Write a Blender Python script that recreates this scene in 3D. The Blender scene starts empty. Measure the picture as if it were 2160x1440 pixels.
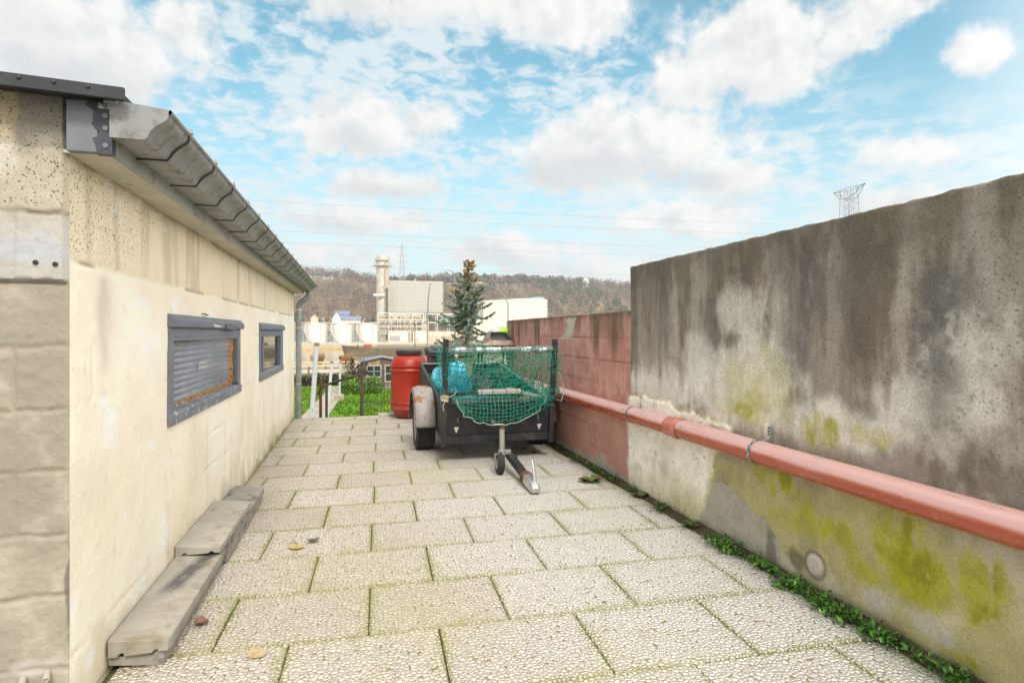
import bpy, math, random
import numpy as np
from mathutils import Vector, Matrix
C = bpy.context.scene
COL = C.collection
R = math.radians
rng = random.Random(7)

# ---------------------------------------------------------------- camera
cd = bpy.data.cameras.new('camera'); cam = bpy.data.objects.new('camera', cd); COL.objects.link(cam)
cam.location = (0, 0, 1.25); cam.rotation_euler = (R(90), 0, -R(14.73))
cd.sensor_width = 36.0; cd.lens = 36.0 * 1240 / 2160
cd.shift_y = -19 / 2160
cd.clip_start = .05; cd.clip_end = 6000
C.camera = cam

# ---------------------------------------------------------------- world: sky with clouds, one sun
SUN_EL, SUN_AZ = 46, 178           # azimuth clockwise from +Y (the river)
w = bpy.data.worlds.new('World'); C.world = w; w.use_nodes = True
nt = w.node_tree; nt.nodes.clear()
def wn(t, **k):
    n = nt.nodes.new(t)
    for a, b in k.items(): setattr(n, a, b)
    return n
def link(n, i, val):
    if isinstance(val, bpy.types.NodeSocket): n.id_data.links.new(val, n.inputs[i])
    else: n.inputs[i].default_value = val
def wm(op, a, b=0.0, c=0.0, clamp=False):
    n = wn('ShaderNodeMath', operation=op, use_clamp=clamp); link(n, 0, a); link(n, 1, b); link(n, 2, c); return n.outputs[0]
def wv(op, a, b):
    n = wn('ShaderNodeVectorMath', operation=op); link(n, 0, a); link(n, 1, b)
    return n.outputs['Value'] if op in ('LENGTH', 'DOT_PRODUCT') else n.outputs[0]
def wmix(f, a, b, mode='MIX'):
    n = wn('ShaderNodeMix', data_type='RGBA', blend_type=mode); link(n, 0, f); link(n, 6, a); link(n, 7, b); return n.outputs[2]
def wstep(x, a, b):
    n = wn('ShaderNodeMapRange', interpolation_type='SMOOTHSTEP'); link(n, 0, x); link(n, 1, a); link(n, 2, b); return n.outputs[0]
def wnoise(vec, scale, detail, rough, dist=0.0):
    n = wn('ShaderNodeTexNoise'); link(n, 'Vector', vec); link(n, 'Scale', scale); link(n, 'Detail', detail)
    link(n, 'Roughness', rough); link(n, 'Distortion', dist); return n.outputs['Fac']
sky = wn('ShaderNodeTexSky', sky_type='NISHITA'); sky.sun_disc = False
sky.sun_elevation = R(SUN_EL); sky.sun_rotation = R(SUN_AZ); sky.altitude = 50; sky.air_density = 1.0; sky.dust_density = .6; sky.ozone_density = 1.6
tc = wn('ShaderNodeTexCoord'); D = tc.outputs['Generated']
sp = wn('ShaderNodeSeparateXYZ'); link(sp, 0, D)
az = wm('ARCTAN2', sp.outputs[0], sp.outputs[1]); el = wm('ARCSINE', sp.outputs[2])
cb = wn('ShaderNodeCombineXYZ'); link(cb, 0, az); link(cb, 1, el); P = cb.outputs[0]
# warp so that the cloud outlines billow
nb = wm('ADD', wm('MULTIPLY', wnoise(P, 9.0, 9.0, .58), .72), wm('MULTIPLY', wnoise(P, 27.0, 7.0, .6), .28))
P2 = wv('ADD', P, (0.012, 0.028, 0)); nb2 = wm('ADD', wm('MULTIPLY', wnoise(P2, 9.0, 6.0, .58), .72), wm('MULTIPLY', wnoise(P2, 27.0, 3.0, .6), .28))
vo = wn('ShaderNodeTexVoronoi', feature='SMOOTH_F1', voronoi_dimensions='2D'); link(vo, 'Vector', P); link(vo, 'Scale', 22.0); link(vo, 'Detail', 3.0); link(vo, 'Roughness', .55)
puff = wm('SUBTRACT', .42, vo.outputs['Distance'])
# cumulus: azimuth, elevation, half sizes, weight
CUM = [(-0.386, 0.375, 0.17, 0.097, 1.3), (-0.257, 0.417, 0.067, 0.063, 0.9), (-0.486, 0.364, 0.131, 0.142, 1.2), (0.005, 0.495, 0.159, 0.039, 1), (0.338, 0.504, 0.16, 0.068, 1.1), (0.161, 0.513, 0.208, 0.04, 1.0), (0.654, 0.414, 0.199, 0.089, 1.25), (0.569, 0.38, 0.124, 0.058, 1.05), (0.765, 0.407, 0.08, 0.056, 1.05), (0.824, 0.437, 0.08, 0.041, 1.05), (0.913, 0.364, 0.033, 0.022, 0.55), (0.938, 0.344, 0.032, 0.019, 0.5), (0.928, 0.364, 0.03, 0.023, 0.5), (0.858, 0.253, 0.071, 0.032, 0.9), (0.89, 0.242, 0.031, 0.016, 0.7), (0.456, 0.296, 0.256, 0.091, 1.2), (0.354, 0.267, 0.16, 0.048, 1.0), (0.598, 0.246, 0.107, 0.046, 0.9), (0.005, 0.325, 0.151, 0.066, 1.05), (0.097, 0.334, 0.071, 0.048, 0.9), (0.035, 0.24, 0.13, 0.035, 0.9), (-0.04, 0.184, 0.162, 0.039, 0.9), (0.074, 0.181, 0.117, 0.032, 0.8), (0.547, 0.18, 0.163, 0.043, 0.9), (0.241, 0.137, 0.185, 0.036, 0.9), (0.807, 0.184, 0.117, 0.034, 0.8), (0.393, 0.104, 0.237, 0.032, 0.6), (-0.04, 0.124, 0.147, 0.031, 0.6), (-0.648, 0.197, 0.092, 0.08, 1.1), (-0.754, 0.244, 0.068, 0.086, 1.1), (1.11, 0.235, 0.091, 0.08, 1.1), (1.175, 0.108, 0.089, 0.039, 1.0), (1.074, 0.34, 0.057, 0.05, 1.0)]
GREY = [(0.37, 0.263, 0.183, 0.048, 1.1), (0.547, 0.24, 0.118, 0.027, 0.9), (-0.011, 0.302, 0.09, 0.035, 0.8), (0.035, 0.229, 0.115, 0.022, 0.9), (0.626, 0.364, 0.147, 0.038, 0.6), (-0.386, 0.33, 0.17, 0.058, 0.9), (-0.04, 0.169, 0.147, 0.019, 0.8), (0.241, 0.113, 0.177, 0.028, 0.7), (0.074, 0.483, 0.234, 0.048, 0.5), (-0.431, 0.38, 0.096, 0.05, 0.5)]
def blobs(lst):
    acc = None
    for a, e, ra, re_, wt in lst:
        q = wv('MULTIPLY', wv('SUBTRACT', P, (a, e, 0)), (1 / ra, 1 / re_, 0))
        v = wm('MULTIPLY', wm('SUBTRACT', 1.0, wv('LENGTH', q, (0, 0, 0))), wt)
        acc = v if acc is None else wm('MAXIMUM', acc, v)
    return acc
cum = blobs(CUM)
dens = wm('ADD', wm('ADD', cum, wm('MULTIPLY', wm('SUBTRACT', nb, .5), 2.4)), wm('MULTIPLY', puff, .35))
mcum = wm('POWER', wstep(dens, -.14, .44), 1.15)
# mackerel / thin veil on a flat layer
zz = wm('ADD', sp.outputs[2], .16)
cb2 = wn('ShaderNodeCombineXYZ'); link(cb2, 0, wm('DIVIDE', sp.outputs[0], zz)); link(cb2, 1, wm('DIVIDE', sp.outputs[1], zz))
L = cb2.outputs[0]
mk = wm('ADD', wm('MULTIPLY', wnoise(L, 13.0, 5.0, .6, .3), .7), wm('MULTIPLY', wnoise(L, 4.0, 3.0, .5), .3))
veil = wnoise(L, 1.0, 4.0, .55)
vmask = blobs([(0.05, 0.377, 0.402, 0.205, 1.0), (-0.14, 0.234, 0.288, 0.164, 1.0), (0.193, 0.222, 0.723, 0.185, 1.0), (0.313, 0.424, 0.209, 0.089, 0.7), (-0.304, 0.299, 0.173, 0.137, 0.9), (0.721, 0.2, 0.323, 0.115, 0.7), (0.841, 0.245, 0.146, 0.047, 0.4)])
thin = wm('MULTIPLY', wstep(wm('ADD', mk, wm('MULTIPLY', wm('SUBTRACT', veil, .5), .45)), .40, .60), wstep(vmask, -.30, .35))
allround = wm('MULTIPLY', wstep(veil, .45, .75), .28)
mthin = wm('MAXIMUM', wm('MULTIPLY', thin, .84), allround)
hor = wm('MULTIPLY', wstep(el, .44, .0), .80)                       # pale towards the horizon
lit = wstep(wm('SUBTRACT', nb, nb2), -.16, .10)
g = wm('MULTIPLY', wstep(wm('ADD', blobs(GREY), wm('MULTIPLY', wm('SUBTRACT', nb, .5), .7)), .0, .8), .62)
ccol = wmix(lit, (4.75, 4.95, 5.05, 1), (6.2, 6.15, 6.05, 1))
ccol = wmix(g, ccol, (3.95, 4.2, 4.35, 1))
blue = wmix(1.0, sky.outputs[0], (.86, 1.48, 1.22, 1), 'MULTIPLY')
c0 = wmix(hor, blue, (4.75, 5.1, 5.25, 1))
c1 = wmix(mthin, c0, (5.2, 5.65, 5.85, 1))
c2 = wmix(mcum, c1, ccol)
back = wm('MULTIPLY', wm('MAXIMUM', wstep(sp.outputs[1], .25, -.35), wm('MAXIMUM', wstep(el, .62, .95), wstep(az, .85, 1.25))), wstep(veil, .20, .45, ))
c2 = wmix(back, c2, (10.2, 9.75, 9.25, 1))                             # added bright sky behind the viewer and overhead, for softer light
side = wm('MULTIPLY', wm('MULTIPLY', wstep(az, 1.15, 1.5), wstep(az, 2.7, 2.2)), wm('MULTIPLY', wstep(el, .06, .3), wstep(veil, .2, .5)))
c2 = wmix(side, c2, (20.5, 19.8, 18.8, 1))                            # added bright bank out of view on the right, lighting the left wall
below = wstep(el, .0, -.03)
c3 = wmix(below, c2, (3.0, 2.9, 2.6, 1))
bg = wn('ShaderNodeBackground'); link(bg, 0, c3); bg.inputs[1].default_value = .1
out = wn('ShaderNodeOutputWorld'); nt.links.new(bg.outputs[0], out.inputs[0])
sd = bpy.data.lights.new('sun', 'SUN'); sun = bpy.data.objects.new('sun', sd); COL.objects.link(sun)
sd.energy = 1.8; sd.angle = R(15); sd.color = (1, .955, .89)
sun.rotation_euler = (R(90 - SUN_EL), 0, R(180 - SUN_AZ))
C.view_settings.view_transform = 'Standard'; C.view_settings.look = 'None'; C.view_settings.gamma = 1
C.view_settings.exposure = .68
C.cycles.use_denoising = True
C.cycles.max_bounces = 6; C.cycles.transparent_max_bounces = 16

# ---------------------------------------------------------------- helpers
class MB:
    """collects shapes; build() links them as one mesh object"""
    def __init__(s): s.v = []; s.f = []
    def add(s, vs, fs):
        o = len(s.v); s.v += [tuple(p) for p in vs]; s.f += [tuple(i + o for i in f) for f in fs]; return s
    def box(s, x0, x1, y0, y1, z0, z1, m=None):
        vs = [Vector((x, y, z)) for z in (z0, z1) for y in (y0, y1) for x in (x0, x1)]
        if m is not None: vs = [m @ p for p in vs]
        return s.add(vs, [(0, 2, 3, 1), (4, 5, 7, 6), (0, 1, 5, 4), (2, 6, 7, 3), (0, 4, 6, 2), (1, 3, 7, 5)])
    def tube(s, pts, r, n=8, cap=True, flat=1.0):
        pts = [Vector(p) for p in pts]; k = len(pts); o = len(s.v)
        up = None
        for i, p in enumerate(pts):
            t = (pts[min(i + 1, k - 1)] - pts[max(i - 1, 0)])
            t = t.normalized() if t.length > 1e-9 else Vector((0, 0, 1))
            if up is None: up = Vector((0, 0, 1)) if abs(t.z) < .9 else Vector((1, 0, 0))
            a = t.cross(up)
            if a.length < 1e-5: a = t.cross(Vector((0, 1, 0)))
            a.normalize(); b = a.cross(t).normalized(); up = b
            rr = r[i] if isinstance(r, (list, tuple)) else r
            for j in range(n):
                an = 2 * math.pi * j / n + (math.pi / 4 if n == 4 else 0)
                s.v.append(tuple(p + a * (math.cos(an) * rr) + b * (math.sin(an) * rr * flat)))
        for i in range(k - 1):
            for j in range(n):
                j2 = (j + 1) % n
                s.f.append((o + i * n + j, o + i * n + j2, o + (i + 1) * n + j2, o + (i + 1) * n + j))
        if cap:
            s.f.append(tuple(o + j for j in range(n))[::-1]); s.f.append(tuple(o + (k - 1) * n + j for j in range(n)))
        return s
    def bar(s, a, b, wd, h=None):      # square bar between two points
        return s.tube([a, b], wd * .7071, 4, flat=(h or wd) / wd)
    def lathe(s, prof, n=40, m=None, cap=True):
        o = len(s.v)
        for r, z in prof:
            for j in range(n):
                p = Vector((r * math.cos(2 * math.pi * j / n), r * math.sin(2 * math.pi * j / n), z))
                s.v.append(tuple(m @ p if m is not None else p))
        for i in range(len(prof) - 1):
            for j in range(n):
                j2 = (j + 1) % n
                s.f.append((o + i * n + j, o + i * n + j2, o + (i + 1) * n + j2, o + (i + 1) * n + j))
        if cap:
            s.f.append(tuple(o + j for j in range(n))[::-1]); s.f.append(tuple(o + (len(prof) - 1) * n + j for j in range(n)))
        return s
    def prism(s, poly, a, b, axis='y', m=None):   # polygon in the other two axes, extruded
        def pt(p, t):
            q = Vector({'y': (p[0], t, p[1]), 'x': (t, p[0], p[1]), 'z': (p[0], p[1], t)}[axis])
            return m @ q if m is not None else q
        n = len(poly)
        return s.add([pt(p, a) for p in poly] + [pt(p, b) for p in poly],
                     [tuple(range(n))[::-1], tuple(range(n, 2 * n))] + [(i, (i + 1) % n, (i + 1) % n + n, i + n) for i in range(n)])
    def build(s, name, m, parent=None, smooth=False, bevel=0, col=None, seg=2, fix=True):
        me = bpy.data.meshes.new(name); me.from_pydata(s.v, [], s.f)
        if fix:
            import bmesh
            bm = bmesh.new(); bm.from_mesh(me); bmesh.ops.recalc_face_normals(bm, faces=bm.faces); bm.to_mesh(me); bm.free()
        return mkobj(name, me, m, parent, smooth, bevel, col, seg)
def mkobj(name, me, m, parent=None, smooth=False, bevel=0, col=None, seg=2):
    me.materials.append(m)
    if col is not None:
        at = me.attributes.new('Col', 'FLOAT_COLOR', 'POINT')
        col = np.asarray(col, np.float32); c = np.zeros((len(me.vertices), 4), np.float32); c[:, :col.shape[1]] = col
        at.data.foreach_set('color', c.ravel())
    if smooth:
        me.polygons.foreach_set('use_smooth', [True] * len(me.polygons))
        if smooth != 2:
            try: me.set_sharp_from_angle(angle=R(40))
            except Exception: pass
    o = bpy.data.objects.new(name, me); COL.objects.link(o)
    if parent is not None: o.parent = parent
    if bevel:
        b = o.modifiers.new('bevel', 'BEVEL'); b.width = bevel; b.segments = seg; b.limit_method = 'ANGLE'; b.angle_limit = R(35)
    return o
def empty(name, loc=(0, 0, 0), rot=(0, 0, 0)):
    o = bpy.data.objects.new(name, None); COL.objects.link(o); o.location = loc; o.rotation_euler = rot; o.empty_display_size = .1
    return o
def tag(o, label, cat, group=None):
    o['label'] = label; o['category'] = cat
    if group: o['group'] = group
    return o
def structure(o): o['kind'] = 'structure'; return o
def stuff(o, label=None, cat=None):
    o['kind'] = 'stuff'
    if label: o['label'] = label; o['category'] = cat
    return o

# numpy value noise
_tab = np.random.RandomState(3).rand(64, 256, 256)
def vnoise(x, y, seed=0):
    t = _tab[seed % 64]; x = np.asarray(x, float); y = np.asarray(y, float)
    xi = np.floor(x).astype(int); yi = np.floor(y).astype(int); fx = x - xi; fy = y - yi
    fx = fx * fx * (3 - 2 * fx); fy = fy * fy * (3 - 2 * fy)
    a = t[xi % 256, yi % 256]; b = t[(xi + 1) % 256, yi % 256]; c = t[xi % 256, (yi + 1) % 256]; d = t[(xi + 1) % 256, (yi + 1) % 256]
    return (a * (1 - fx) + b * fx) * (1 - fy) + (c * (1 - fx) + d * fx) * fy
def fbm(x, y, seed=0, octv=4, rough=.5):
    s = 0; a = 1; tot = 0
    for i in range(octv):
        s = s + a * vnoise(np.asarray(x) * 2 ** i + 17.3 * i, np.asarray(y) * 2 ** i + 9.1 * i, seed + i); tot += a; a *= rough
    return s / tot
def sstep(x, a, b):
    t = np.clip((np.asarray(x, float) - a) / (b - a), 0, 1); return t * t * (3 - 2 * t)
def lerp(a, b, t): return a + (np.asarray(b) - a) * t[..., None]
def srgb(r, g, b):
    f = lambda c: (c / 255 / 12.92) if c <= 10 else ((c / 255 + .055) / 1.055) ** 2.4
    return (f(r), f(g), f(b))

# materials
class NT:
    def __init__(s, name):
        s.m = bpy.data.materials.new(name); s.m.use_nodes = True; s.t = s.m.node_tree
        s.b = s.t.nodes['Principled BSDF']; s.co = s.n('ShaderNodeTexCoord').outputs['Object']
    def n(s, t, **k):
        n = s.t.nodes.new(t)
        for a, b in k.items(): setattr(n, a, b)
        return n
    def noise(s, scale, detail=4, rough=.55, vec=None, dist=0.0):
        n = s.n('ShaderNodeTexNoise'); link(n, 'Vector', s.co if vec is None else vec); link(n, 'Scale', scale); link(n, 'Detail', detail); link(n, 'Roughness', rough); link(n, 'Distortion', dist)
        return n.outputs['Fac']
    def math(s, op, a, b=0.0, clamp=False):
        n = s.n('ShaderNodeMath', operation=op, use_clamp=clamp); link(n, 0, a); link(n, 1, b); return n.outputs[0]
    def step(s, x, a, b, lo=0.0, hi=1.0):
        n = s.n('ShaderNodeMapRange', interpolation_type='SMOOTHSTEP'); link(n, 0, x); link(n, 1, a); link(n, 2, b); link(n, 3, lo); link(n, 4, hi); return n.outputs[0]
    def mix(s, f, a, b, mode='MIX'):
        n = s.n('ShaderNodeMix', data_type='RGBA', blend_type=mode); link(n, 0, f)
        link(n, 6, a if isinstance(a, bpy.types.NodeSocket) else (*a[:3], 1)); link(n, 7, b if isinstance(b, bpy.types.NodeSocket) else (*b[:3], 1)); return n.outputs[2]
    def scaled(s, v, vec=None):
        n = s.n('ShaderNodeVectorMath', operation='MULTIPLY'); link(n, 0, s.co if vec is None else vec); link(n, 1, v); return n.outputs[0]
    def attr(s, name, out='Color'):
        n = s.n('ShaderNodeAttribute'); n.attribute_name = name; return n.outputs[out]
    def bump(s, h, strength=.5, dist=.01, normal=None):
        n = s.n('ShaderNodeBump'); link(n, 'Height', h); link(n, 'Strength', strength); link(n, 'Distance', dist)
        if normal is not None: link(n, 'Normal', normal)
        return n.outputs[0]
    def done(s, col, rough=.6, normal=None, metal=0.0, spec=.5):
        link(s.b, 'Base Color', col if isinstance(col, bpy.types.NodeSocket) else (*col[:3], 1)); link(s.b, 'Roughness', rough); link(s.b, 'Metallic', metal)
        link(s.b, 'Specular IOR Level', spec)
        if normal is not None: link(s.b, 'Normal', normal)
        return s.m
def MAT(name, col, rough=.6, metal=0.0, var=.12, scale=6, bump=.15, bscale=60, bdist=.004, dirt=None, dscale=3, dlo=.52, dhi=.7, attr=False, spec=.5):
    t = NT(name); c = t.attr('Col') if attr else col
    n1 = t.noise(scale, 6, .6)
    k = t.step(n1, .25, .75, 1 - var, 1 + var); cc = t.n('ShaderNodeCombineXYZ'); [link(cc, i, k) for i in range(3)]
    c = t.mix(1.0, c, cc.outputs[0], 'MULTIPLY'); rr = rough
    if dirt is not None:
        f = t.step(t.noise(dscale, 8, .65), dlo, dhi); c = t.mix(f, c, dirt); rr = t.step(f, 0., 1., rough, min(1, rough + .3))
    nm = t.bump(t.noise(bscale, 4, .6), bump, bdist) if bump else None
    return t.done(c, rr, nm, metal, spec)

# ================================================================ THE TERRACE
XL, XR = -.895, 2.14
YE = 9.08                                    # far edge of the terrace
A = R(-2.0); ca, sa = math.cos(A), math.sin(A)   # the slabs lie slightly askew to the walls
def s2w(u, v): return (u * ca - v * sa, u * sa + v * ca)
def w2s(x, y): return (x * ca + y * sa, -x * sa + y * ca)
# reference joint crossing
U0, V0 = w2s(.044, 2.503); PU, PV = .6, .4815

def pebble_mat():
    t = NT('washed_pebble_slabs')
    v2 = t.n('ShaderNodeTexVoronoi', feature='DISTANCE_TO_EDGE', voronoi_dimensions='2D'); v1 = t.n('ShaderNodeTexVoronoi', feature='F1', voronoi_dimensions='2D')
    wob = t.n('ShaderNodeTexNoise'); link(wob, 'Vector', t.co); link(wob, 'Scale', 45.0); link(wob, 'Detail', 1.0)
    wv_ = t.n('ShaderNodeVectorMath', operation='MULTIPLY_ADD'); link(wv_, 0, wob.outputs['Color']); link(wv_, 1, (.016, .016, 0)); link(wv_, 2, t.co)
    for q in (v1, v2): link(q, 'Vector', wv_.outputs[0]); link(q, 'Scale', 50.0); link(q, 'Randomness', .92)
    e = v2.outputs['Distance']; tint = t.attr('tint', 'Fac'); edge = t.attr('edge', 'Fac')
    sp_ = t.n('ShaderNodeSeparateColor'); t.t.links.new(v1.outputs['Color'], sp_.inputs[0]); rn = sp_.outputs[0]
    peb = t.mix(rn, (.575, .525, .46), (.75, .715, .66))
    peb = t.mix(t.step(sp_.outputs[1], .88, .96), peb, (.58, .50, .42))
    peb = t.mix(t.math('MULTIPLY', tint, .72), peb, (.54, .475, .40))
    # sky reflection painted in: greyer and whiter towards the weathered wall
    sx = t.n('ShaderNodeSeparateXYZ'); link(sx, 0, t.co)
    peb = t.mix(t.step(t.math('ADD', sx.outputs[0], t.math('MULTIPLY', t.noise(.7, 3), 1.2)), .6, 2.0, 0, .85), peb, (.74, .74, .725))
    big = t.noise(.9, 5, .6); mid = t.noise(5.5, 5, .65)
    mossf = t.math('ADD', t.math('MULTIPLY', edge, .52), t.math('SUBTRACT', t.math('ADD', t.math('MULTIPLY', big, .75), t.math('MULTIPLY', mid, .65)), .62))
    gap = t.mix(t.step(mossf, -.02, .38), (.215, .16, .095), (.20, .185, .035))
    gap = t.mix(t.step(mossf, .3, .7), gap, (.10, .115, .022))
    wid = t.step(mossf, .10, .7, .075, .24)
    body = t.n('ShaderNodeMapRange', interpolation_type='SMOOTHSTEP'); link(body, 0, e); link(body, 1, .03); link(body, 2, wid)
    bod = t.math('MULTIPLY', body.outputs[0], t.step(v1.outputs['Distance'], .78, .58)); col = t.mix(bod, gap, peb)
    col = t.mix(t.step(mossf, .2, .75, 0, .34), col, (.36, .34, .09))
    col = t.mix(t.step(t.noise(.55, 4, .6), .46, .68, 0, .26), col, (.44, .43, .12)); stain = t.step(t.noise(2.2, 7, .7), .54, .74, 0, .45); col = t.mix(stain, col, (.36, .30, .22))
    h = t.n('ShaderNodeMapRange', interpolation_type='SMOOTHSTEP'); link(h, 0, e); link(h, 1, 0.0); link(h, 2, .38)
    nm = t.bump(t.math('MULTIPLY', h.outputs[0], t.step(v1.outputs['Distance'], .72, .15)), .9, .009)
    return t.done(col, .55, nm, spec=.35)
M_PEB = pebble_mat()
M_JOINT = MAT('mossy_joint', (.075, .085, .022), .95, var=.4, scale=25, bump=.8, bscale=140, bdist=.006, dirt=(.06, .05, .03), dscale=9)
M_MOSS = MAT('moss', (.10, .115, .014), .95, var=.4, scale=9, bump=0)
M_SOIL = MAT('soil', (.07, .055, .035), .95, var=.4, scale=12, bump=.8, bscale=60, bdist=.01, dirt=(.09, .10, .02), dscale=5)
M_CONC = MAT('pale_concrete', (.36, .345, .30), .85, var=.2, scale=5, bump=.3, bscale=120, bdist=.004, dirt=(.17, .165, .09), dscale=3.5, dlo=.48, dhi=.72)

def right_edge(y): return 2.055 + .018 * math.sin(y * 5.1) + .012 * math.sin(y * 13.7)
vs, fs, ed, ti = [], [], [], []
rr = random.Random(11)
for j in range(-8, 16):
    v0 = V0 + j * PV; v1 = v0 + PV
    off = 0 if j % 2 == 0 else .5
    for i in range(-6, 9):
        u0 = U0 + (i + off) * PU + (.01 * math.sin(j * 1.7)); u1 = u0 + PU
        g = rr.uniform(.0018, .0036)
        q = [(u0 + g, v0 + g * 1.15), (u1 - g, v0 + g * 1.15), (u1 - g, v1 - g * 1.15), (u0 + g, v1 - g * 1.15)]
        wq = []
        for (u, v) in q:
            x, y = s2w(u, v); y = min(y, YE)
            wq.append([min(max(x, XL + .003), right_edge(y)), y])
        wd = max(wq[1][0] - wq[0][0], wq[2][0] - wq[3][0]); dp = max(wq[3][1] - wq[0][1], wq[2][1] - wq[1][1])
        if wd < .03 or dp < .03 or wq[0][1] < -1.5: continue
        cx_ = sum(p[0] for p in wq) / 4; cy_ = sum(p[1] for p in wq) / 4
        z = rr.uniform(-.0025, .0025); tx = rr.uniform(-.004, .004); ty = rr.uniform(-.004, .004); tn = rr.random()
        def rg(ins, dz):
            out = []
            for (x, y) in wq:
                hx = max(wd / 2, .01); hy = max(dp / 2, .01)
                fx = max(0, 1 - ins / hx); fy = max(0, 1 - ins / hy)
                X = cx_ + (x - cx_) * fx; Y = cy_ + (y - cy_) * fy
                out.append((X, Y, z + dz + (x - cx_) * tx + (y - cy_) * ty))
            return out
        o = len(vs)
        for ins, dz, e_ in ((0, -.035, 1), (0, -.005, 1), (.004, 0, 1), (.016, 0, .50), (.05, 0, .12), (.11, 0, 0)):
            vs += rg(ins, dz); ed += [e_] * 4; ti += [tn] * 4
        for k in range(5):
            for c_ in range(4):
                c2_ = (c_ + 1) % 4
                fs.append((o + k * 4 + c_, o + k * 4 + c2_, o + k * 4 + 4 + c2_, o + k * 4 + 4 + c_))
        fs.append(tuple(o + 20 + c_ for c_ in range(4)))
me = bpy.data.meshes.new('terrace_paving'); me.from_pydata(vs, [], fs)
for nm_, dat in (('edge', ed), ('tint', ti)):
    at = me.attributes.new(nm_, 'FLOAT', 'POINT'); at.data.foreach_set('value', np.array(dat, np.float32))
structure(mkobj('terrace_paving', me, M_PEB))
# bed under the slabs, down to the retaining face above the garden
structure(MB().box(XL - .0, XR + .12, -2.6, YE + .05, -2.3, -.011).build('terrace_bed', M_JOINT))
# weathered strip of soil along the right-hand wall
b = MB(); n = 160; vs = []; fs = []
for i in range(n):
    y = -1.4 + (8.9 + 1.4) * i / (n - 1)
    for k, (x, z) in enumerate(((right_edge(y) - .012, -.009), (right_edge(y) + .02, .004 + .008 * rng.random()), (XR - .03, .012 + .014 * rng.random()), (XR + .02, .02))): vs.append((x, y, z))
    if i:
        o = (i - 1) * 4
        for k in range(3): fs.append((o + k, o + k + 1, o + k + 5, o + k + 4))
structure(b.add(vs, fs).build('soil_strip', M_SOIL, smooth=2))
# low concrete kerb at the far edge, under the barrel's side
structure(MB().box(.30, 2.10, YE - .16, YE + .06, -.01, .034).build('terrace_kerb', M_CONC, bevel=.012))

# ---------------------------------------------------------------- moss creeping out of the joints
def leaflets(pts, size, rnd, up=.6, jit=.3):
    """many small leaf quads; pts = (x, y, z, scale)"""
    V, F = [], []
    for (x, y, z, s_) in pts:
        a = rnd.uniform(0, 6.283); t_ = rnd.uniform(0, up); l = size * s_ * rnd.uniform(.6, 1.3); wd = l * rnd.uniform(.4, .7)
        d = Vector((math.cos(a) * math.cos(t_), math.sin(a) * math.cos(t_), math.sin(t_))); sd_ = Vector((-math.sin(a), math.cos(a), rnd.uniform(-.4, .4))) * wd * .5
        p = Vector((x, y, z)); o = len(V)
        V += [tuple(p), tuple(p + d * l * .5 + sd_), tuple(p + d * l), tuple(p + d * l * .5 - sd_)]; F.append((o, o + 1, o + 2, o + 3))
    return V, F
rr = random.Random(5); pts = []
def near(x, y): return XL < x < right_edge(y) - .005 and 1.2 < y < 8.8
for j in range(-3, 14):                                   # along the long joints
    for k in range(900):
        u = rr.uniform(-1.4, 2.6); x, y = s2w(u, V0 + j * PV + rr.gauss(0, .005))
        if near(x, y) and fbm(x * 1.3 + 5, y * 1.3, 21, 3) + .4 * vnoise(x * 9, y * 9, 4) > .68: pts.append((x, y, -.007, rr.uniform(.5, 1)))
    for i in range(-4, 6):                                # along the short ones
        for k in range(90):
            u = U0 + (i + (0 if j % 2 == 0 else .5)) * PU + .01 * math.sin(j * 1.7) + rr.gauss(0, .005); x, y = s2w(u, V0 + (j + rr.random()) * PV)
            if near(x, y) and fbm(x * 1.3 + 5, y * 1.3, 21, 3) + .4 * vnoise(x * 9, y * 9, 4) > .64: pts.append((x, y, -.007, rr.uniform(.5, 1)))
for (x0, y0, rx, ry, n) in ((-.562, 2.869, .03, .11, 420), (1.842, 2.62, .03, .09, 300), (1.53, 2.33, .04, .15, 520), (1.862, 3.796, .05, .04, 160), (-.36, 3.74, .02, .05, 120),
                           (-.83, 7.3, .05, .5, 700), (-.8, 6.4, .04, .4, 300), (.2, 8.72, .25, .06, 500), (.75, 8.5, .3, .05, 500), (1.3, 2.9, .02, .1, 160)):
    for k in range(n): pts.append((x0 + rr.gauss(0, rx), y0 + rr.gauss(0, ry), rr.uniform(-.006, -.001), rr.uniform(.8, 1.4)))
me = bpy.data.meshes.new('moss'); me.from_pydata(*[lambda q: q, lambda q: q][0:0] or (lambda vf: (vf[0], [], vf[1]))(leaflets(pts, .0085, rr, .45)))
stuff(mkobj('moss', me, M_MOSS), 'olive green moss growing in the joints between the pebble slabs', 'moss')

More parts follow.
